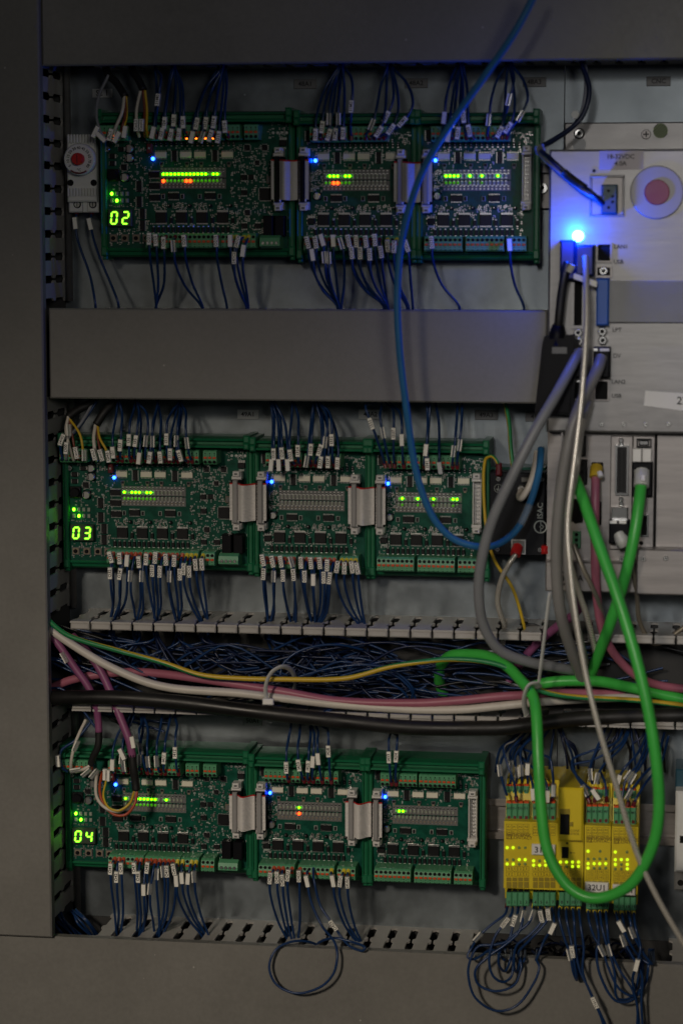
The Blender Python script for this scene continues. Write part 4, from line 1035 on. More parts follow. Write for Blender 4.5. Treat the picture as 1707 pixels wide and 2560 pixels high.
# top row
bwires(1, 'A', 'top', [(397, 250, '31M0', 'w', 388), (413, 308, 'I24', 'w', 437), (435, 301, 'I26', 'w', 437), (459, 306, 'I28', 'w', 441), (406, 335, 'I23', 'w', 434), (428, 337, 'I25', 'w', 436), (448, 336, 'I27', 'w', 439),
    (384, 332, '', 'w', 390), (492, 309, 'I210', 'w', 556), (514, 308, 'I212', 'w', 558), (536, 306, 'I214', 'w', 559), (563, 317, 'I216', 'w', 566), (480, 343, '', 'w', 548), (505, 343, '', 'd', 556), (528, 340, 'I213', 'w', 557), (547, 343, 'I215', 'w', 561)], 168)
bwires(1, 'B', 'top', [(805, 318, 'I218', 'w', 846), (789, 337, 'I217', 'w', 846), (824, 298, '', 'c', 848), (846, 298, '', 'd', 852), (822, 337, 'I219', 'w', 848), (838, 336, '31M2', 'w', 850), (859, 334, 'I223', 'w', 853), (879, 267, '31M2', 'w', 856),
    (930, 312, '', 'c', 970), (965, 292, 'I230', 'w', 972), (948, 330, 'I229', 'w', 971), (977, 323, 'I231', 'w', 974), (1006, 305, '31M1', 'w', 980)], 164)
bwires(1, 'C', 'top', [(1110, 295, '', 'w', 1146), (1133, 305, '', 'c', 1148), (1158, 292, 'I235', 'w', 1150), (1121, 340, '', 'w', 1148), (1144, 333, 'I237', 'w', 1152), (1172, 327, 'I239', 'w', 1156),
    (1222, 300, '', 'c', 1264), (1248, 330, 'I245', 'w', 1270), (1270, 320, 'I247', 'w', 1272), (1273, 250, '', 'c', 1274), (1300, 290, '', 'd', 1278)], 160)
bwires(1, 'A', 'bottom', [(374, 597, 'O21', 'w', 390), (390, 600, 'O23', 'w', 392), (410, 607, 'O26', 'w', 394), (436, 615, '', 'c', 500), (462, 602, 'O29', 'w', 506), (541, 602, 'O215', 'w', 569),
    (576, 602, '', 'w', 617, Yf), (586, 645, '24DC2', 'w', 619, Yf), (594, 604, '24DC4', 'w', 621, Yf), (609, 627, '', 'w', 623, Yf)], 766)
bwires(1, 'B', 'bottom', [(770, 606, 'O217', 'w', 842), (790, 606, 'O218', 'w', 844), (806, 600, '', 'w', 846), (833, 602, '', 'w', 850), (782, 637, '', 'w', 843), (812, 643, '', 'c', 847), (821, 645, '', 'd', 849), (855, 608, '', 'c', 852),
    (871, 602, 'O225', 'w', 960), (890, 603, 'O227', 'w', 962), (915, 604, 'O229', 'w', 964), (937, 600, 'O231', 'w', 966), (880, 632, 'O226', 'w', 961), (900, 633, 'O228', 'w', 963), (925, 636, 'O230', 'w', 965), (953, 630, 'O232', 'w', 968),
    (969, 615, '24U5C', 'w', 1018, Yf), (986, 617, '24DC4', 'w', 1022, Yf), (1016, 615, '24DC4', 'w', 1028, Yf)], 764)
bwires(1, 'C', 'bottom', [(1079, 606, 'O233', 'w', 1143), (1274, 612, '', 'w', 1312)], 764)
# middle row
bwires(2, 'A', 'top', [(284, 1131, 'I31', 'w', 296), (302, 1113, 'I33', 'w', 300), (323, 1100, 'I36', 'w', 340), (341, 1102, 'I35', 'w', 343), (366, 1103, '', 'c', 347), (383, 1103, '', 'd', 394), (348, 1146, '', 'w', 346), (377, 1143, 'I39', 'w', 392), (402, 1143, 'I311', 'w', 396),
    (417, 1098, 'I312', 'w', 448), (428, 1135, 'I313', 'w', 449), (451, 1139, 'I315', 'w', 452), (442, 1103, '', 'c', 450), (468, 1107, '', 'd', 454)], 1004)
bwires(2, 'B', 'top', [(686, 1135, 'I318', 'w', 678), (706, 1133, 'I320', 'w', 682), (679, 1162, '', 'w', 676), (698, 1162, '', 'w', 680), (720, 1162, '', 'w', 686), (727, 1138, 'I322', 'w', 728), (745, 1127, 'I324', 'w', 736), (768, 1154, '', 'c', 784), (777, 1124, 'I326', 'w', 784), (800, 1125, 'I328', 'w', 788),
    (815, 1105, '', 'c', 792), (829, 1100, 'I332', 'w', 796), (802, 1155, 'I327', 'w', 786), (820, 1155, 'I329', 'w', 790), (844, 1158, 'I331', 'w', 794)], 1004)
bwires(2, 'C', 'top', [(929, 1058, 'I333', 'w', 948), (957, 1081, '', 'd', 956), (983, 1084, 'I337', 'w', 966), (1004, 1100, '', 'w', 976), (1064, 1125, '', 'w', 1068), (1068, 1160, 'I341', 'w', 1072), (1099, 1170, '', 'w', 1086), (1135, 1127, '', 'c', 1143), (1148, 1112, '', 'd', 1152)], 1004)
def two(items, ft): return [q + (ft,) for q in items]
Rf = 'wire_red'
bwires(2, 'A', 'bottom', two([(277, 1393, 'O31', 'w', 276), (301, 1395, 'O33', 'w', 281), (319, 1401, '', 'w', 286), (348, 1405, 'O37', 'w', 344), (368, 1397, 'O39', 'w', 390), (389, 1394, 'O311', 'w', 394), (417, 1398, 'O313', 'w', 442), (436, 1402, 'O315', 'w', 446),
    (278, 1432, 'O32', 'w', 278), (302, 1434, 'O34', 'w', 284), (328, 1440, '', 'c', 336), (357, 1440, '', 'c', 346), (381, 1427, 'O310', 'w', 388), (402, 1428, 'O312', 'w', 392), (424, 1440, '', 'd', 440), (452, 1435, 'O316', 'w', 444)], Rf) +
    two([(461, 1422, '24DC6', 'w', 506), (475, 1428, '24DC6', 'w', 510), (489, 1412, '24DC6', 'w', 516), (506, 1410, '24DC6', 'w', 520)], Yf), 1560)
bwires(2, 'B', 'bottom', two([(658, 1400, 'O317', 'w', 668), (681, 1404, 'O319', 'w', 674), (702, 1404, 'O321', 'w', 728), (730, 1404, '', 'c', 734), (753, 1406, 'O325', 'w', 780), (778, 1407, 'O327', 'w', 784), (800, 1407, 'O329', 'w', 788), (819, 1412, 'O331', 'w', 794),
    (659, 1435, 'O318', 'w', 671), (684, 1440, '', 'd', 677), (709, 1438, 'O322', 'w', 730), (735, 1436, 'O324', 'w', 736), (763, 1440, 'O326', 'w', 782), (785, 1448, '', 'w', 786), (809, 1444, 'O330', 'w', 790), (825, 1444, 'O332', 'w', 796)], Rf) +
    two([(844, 1416, '24DC4', 'w', 900), (861, 1420, '24DC4', 'w', 904), (880, 1418, '24DC4', 'w', 908), (894, 1420, '24DC4', 'w', 912)], Yf), 1572)
# bottom row
bwires(3, 'A', 'top', [(282, 1912, '', 'w', 322), (306, 1895, '', 'c', 330), (309, 1915, '', 'd', 335), (352, 1872, '', 'c', 352), (350, 1900, '', 'c', 356), (369, 1905, '', 'd', 360), (393, 1903, '', 'c', 408), (411, 1895, 'I411', 'w', 425), (440, 1880, 'I412', 'w', 438)], 1792)
bwires(3, 'B', 'top', [(716, 1919, 'I422', 'w', 731), (748, 1912, 'I423', 'w', 750), (770, 1916, 'I425', 'w', 777), (783, 1903, '', 'w', 782), (796, 1896, '', 'w', 788), (821, 1878, 'I428', 'w', 802)], 1812)
bwires(3, 'C', 'top', [(973, 1891, 'I433', 'w', 976), (991, 1889, 'I434', 'w', 985)], 1832)
bwires(3, 'A', 'bottom', two([(279, 2170, 'O41', 'w', 290), (292, 2192, 'O42', 'w', 294), (304, 2170, 'O43', 'w', 299), (338, 2168, 'O47', 'w', 344), (348, 2190, 'O48', 'w', 348), (368, 2170, 'O49', 'w', 352), (362, 2222, '', 'w', 350), (377, 2222, '', 'c', 388), (410, 2178, '', 'c', 392), (420, 2176, 'O412', 'w', 396), (436, 2172, 'O413', 'w', 402), (392, 2185, '', 'd', 398)], Rf) +
    two([(443, 2200, '', 'w', 508), (456, 2194, '', 'w', 512), (471, 2196, '', 'w', 516), (488, 2190, '', 'c', 520), (504, 2212, '', 'd', 524)], Yf)[:4], 2345)
bwires(3, 'B', 'bottom', two([(677, 2193, 'O420', 'w', 728), (694, 2191, 'O421', 'w', 731), (707, 2199, 'O422', 'w', 734), (721, 2186, 'O423', 'w', 737), (747, 2191, 'O425', 'w', 740)], Rf) +
    two([(833, 2201, '', 'w', 900), (850, 2203, '24U5C', 'w', 905), (869, 2205, '24U5C', 'w', 910)], Yf), 2372)
# long loops hanging over the bottom duct
wire('blue wire making a big open loop over the bottom duct cover', [(768, 2178, .0505), (768, 2202, .060), (778, 2255, .062), (805, 2315, .066), (836, 2355, .078), (843, 2390, .084), (833, 2435, .086), (800, 2468, .086), (742, 2483, .085), (692, 2462, .084), (673, 2418, .082), (690, 2374, .078), (730, 2354, .072), (770, 2354, .066), (797, 2366, .055), (800, 2380, .04)], 'wire_blue', mk=[(1, '', 'w')])
wire('blue wire marked O429 sagging in front of the slots of the bottom duct', [(783, 2170, .0505), (785, 2200, .060), (800, 2262, .062), (822, 2297, .066), (834, 2312, .068), (850, 2338, .068), (875, 2366, .074), (906, 2377, .078), (912, 2368, .078), (880, 2355, .072), (835, 2345, .070), (798, 2356, .062), (790, 2372, .045)], 'wire_blue', mk=[(4, 'O429', 'w')])
# thermostat wires
wire('blue wire with a marker from the left terminal of the thermostat', [(240, 790, .03), (239, 762, .04), (226, 690, .032), (195, 600, .026), (190, 558, .024), (193, 528, .018)], mk=[(4, '', 'w')], ferr='dark_red')
wire('blue wire with a marker from the right terminal of the thermostat', [(297, 785, .03), (296, 758, .04), (280, 715, .036), (245, 630, .03), (227, 560, .024), (231, 528, .018)], mk=[(4, '', 'w')], ferr='dark_red')

# ---------------------------------------------------------------- sheathed cables of the three left boards
def cab(label, name, parts, cat='cable', group=None, loc=None):
    """parts: (part name, pts, r, material, kwargs)"""
    t = thing(name, P(*parts[0][1][0]), label, cat, group)
    for (pn, pts, r, m, kw) in parts:
        b = MB(); b.tube([P(*p) for p in pts], r, m, kw.get('sides', 10), kw.get('n', 7), m2=kw.get('m2'), twist=kw.get('twist', 0), braid=kw.get('braid', False)); b.build(pn, t)
    return t
def tagmark(par, px, py, d, ang, t, st='w'): marker(par, P(px, py, d), math.radians(ang), t, st, True)
c = cab('black sleeved cable fanning into thin wires at the top left terminal of board 02', 'multicore_cable', [('sleeve', [(262, 140, .03), (270, 185, .04), (290, 205, .045), (314, 242, .052)], .0030, 'shrink', {}),
    ('core', [(312, 240, .052), (306, 280, .056), (290, 318, .058), (284, 338, .050)], .0013, 'wire_white', {}), ('core', [(314, 241, .052), (314, 285, .055), (306, 318, .058), (300, 338, .05)], .0011, 'wire_brown', {}), ('core', [(316, 241, .052), (317, 290, .054), (310, 320, .058), (306, 338, .05)], .001, 'wire_yellow', {}),
    ('core', [(272, 188, .044), (248, 240, .05), (242, 290, .055), (252, 330, .056), (264, 348, .05)], .0012, 'wire_grey', {})])
for q in ((240, 330, 62, ''), (277, 337, 75, 'AC1'), (293, 343, 60, ''), (313, 330, 80, ''), (254, 343, 135, '')): tagmark(c, q[0], q[1], .060, q[2], q[3])
c = cab('black sleeved cable marked CanL2 above board 02', 'multicore_cable', [('sleeve', [(324, 140, .03), (334, 180, .04), (347, 200, .046), (359, 226, .050)], .0030, 'shrink', {}),
    ('core', [(352, 226, .05), (342, 275, .054), (343, 318, .056), (349, 342, .05)], .0012, 'wire_white', {}), ('core', [(358, 226, .05), (362, 275, .052), (360, 318, .056), (362, 342, .05)], .0011, 'wire_brown', {}), ('core', [(363, 226, .05), (368, 275, .052), (367, 320, .055), (370, 342, .05)], .001, 'wire_yellow', {})])
tagmark(c, 342, 313, .0605, 87, 'CanL2'); tagmark(c, 355, 313, .0605, 87, 'CanH2')
c = cab('black sleeved cable with white and yellow cores at the left terminal of board 03', 'multicore_cable', [('sleeve', [(250, 985, .03), (228, 1008, .04), (195, 1025, .046), (172, 1042, .050)], .0032, 'shrink', {}),
    ('core', [(172, 1041, .05), (166, 1075, .054), (175, 1120, .057), (186, 1152, .05)], .0013, 'wire_white', {}), ('core', [(173, 1045, .05), (182, 1090, .054), (188, 1125, .055), (196, 1150, .05)], .0010, 'wire_brown', {}), ('core', [(174, 1046, .05), (200, 1085, .056), (208, 1125, .057), (206, 1150, .05)], .0010, 'wire_yellow', {}),
    ('core', [(235, 1003, .04), (205, 1055, .05), (170, 1100, .054), (166, 1150, .05)], .0011, 'wire_grey', {}), ('core', [(243, 1003, .04), (190, 1080, .05), (154, 1105, .054), (157, 1150, .05)], .0011, 'wire_blue', {})])
for q in ((156, 1099, 68, '24V02'), (167, 1120, 85, 'D00'), (192, 1132, 100, 'CanH2'), (213, 1138, 90, ''), (175, 1075, 92, '')): tagmark(c, q[0], q[1], .061, q[2], q[3], 'w' if q[3] else 'c')
c = cab('black sleeved cable marked CanL3 above board 03', 'multicore_cable', [('sleeve', [(300, 985, .03), (284, 1006, .042), (262, 1030, .048), (241, 1062, .050)], .0034, 'shrink', {}),
    ('core', [(240, 1060, .05), (235, 1095, .056), (238, 1125, .058), (243, 1152, .05)], .0014, 'wire_white', {}), ('core', [(243, 1062, .05), (246, 1100, .054), (252, 1130, .056), (254, 1152, .05)], .0010, 'wire_brown', {}), ('core', [(245, 1062, .05), (250, 1095, .056), (266, 1125, .058), (268, 1150, .05)], .0010, 'wire_yellow', {})])
for q in ((236, 1136, 105, 'CanL3'), (254, 1138, 105, 'CanH3'), (272, 1141, 98, 'GH3')): tagmark(c, q[0], q[1], .061, q[2], q[3])
c = cab('purple cable running down to a black sleeve at the left end of board 04', 'purple_cable', [('sheath', [(120, 1575, .06), (155, 1622, .062), (190, 1672, .063), (222, 1718, .064), (240, 1762, .064), (246, 1800, .062), (248, 1830, .062)], .0030, 'cable_purple', {}), ('sleeve', [(248, 1826, .062), (246, 1865, .062), (234, 1892, .060), (228, 1912, .058)], .0029, 'shrink', {}),
    ('core', [(229, 1908, .058), (222, 1916, .060), (207, 1924, .060), (190, 1930, .052)], .0013, 'wire_white', {}), ('core', [(229, 1909, .058), (231, 1920, .058), (226, 1932, .052)], .001, 'wire_brown', {}), ('core', [(215, 1800, .045), (192, 1850, .055), (180, 1895, .058), (178, 1928, .052)], .0013, 'wire_white', {}), ('core', [(232, 1800, .045), (190, 1850, .052), (153, 1878, .054), (155, 1915, .056), (170, 1930, .052)], .0012, 'wire_blue', {})])
for q in ((146, 1902, 95, ''), (192, 1865, 65, ''), (163, 1643, 120, ''), (217, 1932, 40, ''), (236, 1935, 50, ''), (190, 1926, 10, '')): tagmark(c, q[0], q[1], .060 if q[1] > 1700 else .066, q[2], q[3], 'c' if q[0] != 146 else 'w')
c = cab('purple cable ending in white, red and yellow cores looped over board 04', 'purple_cable', [('sheath', [(180, 1588, .05), (215, 1625, .052), (245, 1665, .056), (272, 1718, .060), (292, 1770, .063), (310, 1815, .066), (325, 1855, .068), (332, 1892, .068)], .0033, 'cable_purple', {}), ('sleeve', [(331, 1886, .068), (334, 1920, .068), (338, 1950, .066), (341, 1976, .066)], .0033, 'shrink', {}),
    ('core', [(338, 1976, .066), (326, 2010, .072), (296, 2028, .074), (262, 2018, .074), (242, 1990, .070), (241, 1950, .062), (246, 1930, .052)], .0013, 'wire_white', {}),
    ('core', [(343, 1976, .066), (338, 2008, .070), (316, 2036, .072), (286, 2036, .073), (260, 2010, .071), (250, 1975, .066), (256, 1930, .052)], .0012, 'wire_red', {}),
    ('core', [(336, 1978, .067), (325, 2008, .074), (298, 2026, .076), (272, 2018, .075), (260, 1990, .070), (266, 1955, .062), (270, 1930, .052)], .0011, 'wire_yellow', {'m2': 'wire_green'})])
for q in ((333, 1855, 100, ''), (306, 1885, 115, ''), (264, 1936, 88, ''), (271, 1938, 88, '')): tagmark(c, q[0], q[1], .0735 if q[1] < 1890 else .060, q[2], q[3], 'w')

# ---------------------------------------------------------------- thick cables through the open duct
def cable(label, name, pts, r, m, cat='cable', **kw):
    b = MB(); b.tube([P(*p) for p in pts], r, m, kw.get('sides', 14), kw.get('n', 9), m2=kw.get('m2'), twist=kw.get('twist', 0), braid=kw.get('braid', False))
    return b.build(name, label=label, cat=cat, group=kw.get('group'))
cable('thick black rubber cable sweeping across below the open duct', 'black_cable', [(70, 1746, .050), (112, 1745, .058), (150, 1744, .070), (291, 1744, .078), (444, 1755, .080), (597, 1774, .081), (700, 1786, .082), (841, 1801, .082), (1033, 1819, .082), (1250, 1820, .080), (1298, 1815, .078), (1451, 1796, .066), (1707, 1788, .06), (1800, 1786, .06)], .0058, 'cable_black', sides=18)
cable('off-white cable dipping from the left through the open duct', 'white_cable', [(95, 1545, .062), (130, 1576, .064), (215, 1633, .068), (284, 1671, .070), (368, 1706, .071), (444, 1722, .072), (598, 1733, .072), (700, 1745, .071), (841, 1761, .070), (1033, 1774, .070), (1150, 1774, .070), (1250, 1765, .069), (1340, 1756, .066), (1460, 1748, .05), (1620, 1742, .04)], .0033, 'cable_white')
cable('long pink cable curving through the open duct above the white cable', 'pink_cable', [(95, 1745, .045), (140, 1715, .048), (190, 1697, .050), (260, 1685, .050), (350, 1680, .052), (500, 1697, .062), (700, 1728, .068), (841, 1752, .069), (1033, 1758, .070), (1150, 1751, .070), (1250, 1741, .069), (1330, 1737, .064), (1420, 1732, .05), (1560, 1735, .04)], .0034, 'cable_pink')
cable('yellow and green striped earth wire waving through the open duct', 'earth_wire', [(100, 1520, .066), (130, 1558, .070), (177, 1591, .074), (291, 1625, .077), (406, 1656, .078), (502, 1687, .078), (600, 1696, .078), (697, 1698, .078), (860, 1696, .076), (975, 1667, .076), (1050, 1655, .076), (1128, 1648, .076), (1222, 1656, .078), (1290, 1681, .082), (1337, 1721, .083), (1413, 1740, .080), (1604, 1752, .070), (1800, 1775, .06)], .0020, 'wire_green', m2='wire_yellow', twist=.045, cat='wire', n=12)
cable('blue network cable hanging from the top and swinging up into the black box', 'network_cable', [(1345, -40, .150), (1324, 10, .148), (1280, 90, .146), (1218, 180, .142), (1140, 290, .138), (1060, 420, .134), (1010, 570, .130), (993, 720, .128), (998, 870, .126), (1014, 1010, .122), (1040, 1180, .116), (1080, 1290, .112), (1130, 1345, .108), (1190, 1366, .104), (1240, 1362, .098), (1290, 1325, .090), (1325, 1255, .082), (1346, 1180, .072), (1352, 1120, .062)], .0027, 'cable_blue', n=10)
b = MB(); b.tube([P(1300, 1312, .0885), P(1316, 1278, .085), P(1322, 1262, .083)], .0032, 'clear', 10, 2); b.build('sleeve', bpy.data.objects['network_cable'])
cable('beige cable curling into the upper connector of the black box', 'beige_cable', [(1342, 1130, .060), (1336, 1170, .068), (1322, 1215, .074), (1304, 1244, .072), (1297, 1240, .062), (1302, 1226, .056)], .0025, 'cable_white')
c = cab('shielded cable with a red boot plugged into the bottom of the black box', 'shielded_cable', [('boot', [(1293, 1368, .054), (1290, 1378, .058), (1287, 1388, .060)], .0042, 'red_plastic', {}), ('braid', [(1288, 1386, .060), (1272, 1410, .062), (1252, 1450, .060), (1243, 1500, .055), (1250, 1535, .052), (1260, 1562, .05), (1256, 1610, .035)], .0021, 'braid_light', {'m2': 'braid_dark', 'braid': True, 'n': 22, 'sides': 10, 'twist': .1})])
wire('green and yellow earth wire from the ducts edge down to the black box', [(1258, 985, .03), (1262, 1008, .036), (1272, 1060, .042), (1276, 1120, .048), (1284, 1190, .052)], 'wire_green', .0017, m2='wire_yellow', name='earth_wire')
w = wire('yellow and green earth wire looping left of the black box to a red lug', [(1314, 1600, .03), (1308, 1560, .045), (1280, 1470, .05), (1235, 1400, .052), (1216, 1330, .052), (1208, 1220, .05), (1212, 1150, .05), (1228, 1140, .052), (1241, 1152, .054), (1245, 1166, .053)], 'wire_green', .0014, m2='wire_yellow', name='earth_wire')
b = MB(); b.pb(1238, 1158, 1253, 1190, .0515, .0555, 'dark_red', .0012); b.build('cable_lug', w)
cable('dark strand of the twin cord from the top duct to the computer power plug', 'twin_wire', [(1440, 110, .03), (1455, 165, .045), (1472, 222, .05), (1460, 280, .052), (1432, 316, .054), (1382, 350, .060), (1350, 370, .067), (1376, 398, .087), (1430, 446, .090), (1480, 484, .098), (1506, 508, .090)], .0019, 'wire_navy_shade')
cable('pale grey strand of the twin cord from the top duct to the computer power plug', 'twin_wire', [(1446, 108, .03), (1461, 166, .043), (1464, 222, .047), (1452, 284, .05), (1425, 322, .053), (1376, 356, .059), (1345, 374, .066), (1371, 406, .086), (1424, 452, .089), (1470, 484, .0975), (1502, 496, .090)], .0017, 'wire_grey')
cable('big grey cable from the computer bending down into the open duct', 'grey_cable', [(1446, 880, .094), (1432, 908, .104), (1390, 985, .122), (1335, 1080, .132), (1280, 1190, .136), (1230, 1300, .134), (1203, 1400, .128), (1196, 1480, .12), (1207, 1560, .11), (1245, 1622, .10), (1310, 1652, .088), (1390, 1668, .070), (1450, 1680, .05)], .0040, 'cable_grey', n=10)
cable('translucent grey cable hanging straight down below the computer', 'grey_cable', [(1502, 895, .094), (1492, 925, .104), (1462, 985, .112), (1432, 1060, .118), (1410, 1160, .12), (1394, 1290, .12), (1390, 1420, .116), (1400, 1530, .11), (1425, 1620, .09), (1455, 1700, .06)], .0044, 'cable_trans', n=10)
cable('slimmer grey cable close behind the braided cables', 'grey_cable', [(1470, 1000, .10), (1446, 1080, .112), (1422, 1200, .115), (1412, 1330, .114), (1418, 1440, .11), (1440, 1560, .10), (1462, 1660, .07)], .0030, 'cable_trans', n=10)
kw = dict(m2='braid_mid', braid=True, n=40, sides=10, twist=.10)
cable('long silver braided cable running from the blue lamp down to the lower right corner', 'braided_cable', [(1462, 640, .102), (1464, 700, .110), (1465, 800, .118), (1458, 930, .126), (1446, 1060, .132), (1430, 1190, .138), (1418, 1310, .142), (1424, 1420, .146), (1438, 1540, .150), (1462, 1680, .154), (1496, 1820, .158), (1538, 1960, .158), (1590, 2130, .156), (1640, 2240, .156), (1700, 2345, .156), (1760, 2440, .156)], .0022, 'braid_light', **kw)
cable('shorter silver braided cable slanting behind the longer one', 'braided_cable', [(1455, 1048, .112), (1447, 1110, .12), (1440, 1170, .124), (1424, 1260, .118), (1416, 1360, .112), (1432, 1440, .106), (1462, 1530, .09), (1490, 1640, .06)], .0024, 'braid_light', **kw)
cable('thin braided cable crossing to the right under the computer', 'braided_cable', [(1432, 1360, .09), (1455, 1420, .092), (1480, 1470, .088), (1500, 1520, .08), (1512, 1600, .06)], .0018, 'braid_dark', **kw)
cable('long bright green cable looping in front of the yellow modules', 'green_cable', [(1436, 1195, .102), (1452, 1235, .112), (1490, 1345, .128), (1545, 1500, .145), (1590, 1650, .156), (1622, 1790, .162), (1641, 1920, .164), (1646, 2020, .162), (1632, 2110, .158), (1586, 2199, .152), (1532, 2236, .146), (1470, 2244, .142), (1414, 2210, .138), (1369, 2130, .134), (1352, 2020, .130), (1345, 1900, .124), (1340, 1790, .112), (1330, 1738, .100), (1300, 1700, .088), (1262, 1662, .076), (1215, 1640, .066), (1170, 1636, .058), (1125, 1640, .052), (1100, 1668, .040), (1098, 1705, .022), (1108, 1735, .012)], .0043, 'cable_green', n=10)
c = cab('bright green cable plugged into the expansion slot and bending back to the left', 'green_cable', [('sheath', [(1602, 1205, .080), (1596, 1260, .090), (1582, 1350, .096), (1556, 1460, .094), (1520, 1570, .082), (1490, 1650, .06), (1470, 1700, .045)], .0044, 'cable_green', {'sides': 14, 'n': 10}), ('boot', [(1603, 1180, .076), (1603, 1196, .080), (1602, 1216, .083)], .0060, 'tie', {}), ('clip', [(1607, 1190, .0855), (1606, 1204, .0875)], .0020, 'label_white', {})])
cable('dark green cable running right out of the open duct behind the braided cable', 'green_cable', [(1330, 1716, .06), (1370, 1706, .062), (1430, 1702, .062), (1500, 1704, .058), (1580, 1720, .05), (1707, 1748, .045), (1800, 1765, .045)], .0043, 'cable_green')
c = cab('pink cable plugged into the back of the computer and sagging right into the duct', 'pink_cable', [('sheath', [(1488, 1188, .076), (1487, 1250, .082), (1486, 1360, .084), (1492, 1500, .080), (1512, 1595, .070), (1560, 1665, .060), (1620, 1705, .052), (1707, 1722, .045), (1800, 1725, .045)], .0034, 'cable_pink', {'n': 9}), ('boot', [(1490, 1170, .072), (1489, 1182, .076), (1488, 1194, .078)], .0050, 'wire_yellow', {}), ('clip', [(1497, 1180, .080), (1501, 1192, .082)], .0022, 'label_white', {})])
cable('dark purple cable end rising behind the braided cables', 'purple_cable', [(1270, 1700, .02), (1330, 1620, .03), (1400, 1560, .045), (1440, 1530, .055), (1448, 1500, .06), (1440, 1470, .065)], .0034, 'cable_purple')
cable('grey braided wire dropping from the right expansion slot', 'shielded_cable', [(1568, 1380, .07), (1580, 1420, .074), (1590, 1480, .07), (1600, 1560, .06), (1640, 1610, .05), (1720, 1560, .05)], .0018, 'braid_dark')
# cable ties
def tie(label, pts, head=None, tail=None, r=.0021):
    t = thing('cable_tie', P(*pts[0]), label, 'cable tie', 'white plastic cable ties')
    b = MB(); b.tube([P(*p) for p in pts], r, 'tie', 8, 8, flat=.4); b.build('strap', t)
    if head: b = MB(); b.pb(*head[:4], head[4] - .004, head[4], 'label_white', .0008); b.build('head', t)
    if tail: b = MB(); b.tube([P(*p) for p in tail], .0019, 'tie', 6, 6, flat=.35); b.build('tail', t)
tie('white cable tie arched round the pink, white and striped cables', [(668, 1756, .084), (664, 1730, .086), (667, 1705, .088), (680, 1680, .088), (703, 1667, .084), (728, 1675, .070), (738, 1700, .055), (735, 1720, .045)], (656, 1748, 683, 1763, .088))
tie('white cable tie round the green loop and the striped wire', [(1316, 1786, .088), (1310, 1762, .096), (1312, 1732, .104), (1322, 1712, .106), (1336, 1708, .104), (1346, 1718, .094)], None, [(1346, 1706, .098), (1352, 1660, .104), (1364, 1560, .110), (1374, 1480, .112)], .0030)
b = MB(); x, z = U(1437, 287, .0); b.cyl(*U(1437, 287, .058), .0032, .050, .060, 'tie', 6); b.build('cable_clip', label='small clear clip on the twin cord above the computer', cat='clip')
b = MB(); b.tube([P(1348, 367, .069), P(1352, 381, .071)], .0042, 'clear', 8, 1); b.build('cable_clip', label='clear tie bundling the twin cord at the corner of the top right board', cat='clip')
b = MB(); b.tube([P(1408, 430, .090), P(1430, 448, .0915), P(1462, 471, .095)], .0030, 'shrink', 8, 2); b.build('cable_sleeve', label='dark sleeve round the twin cord near the power socket', cat='sleeve')

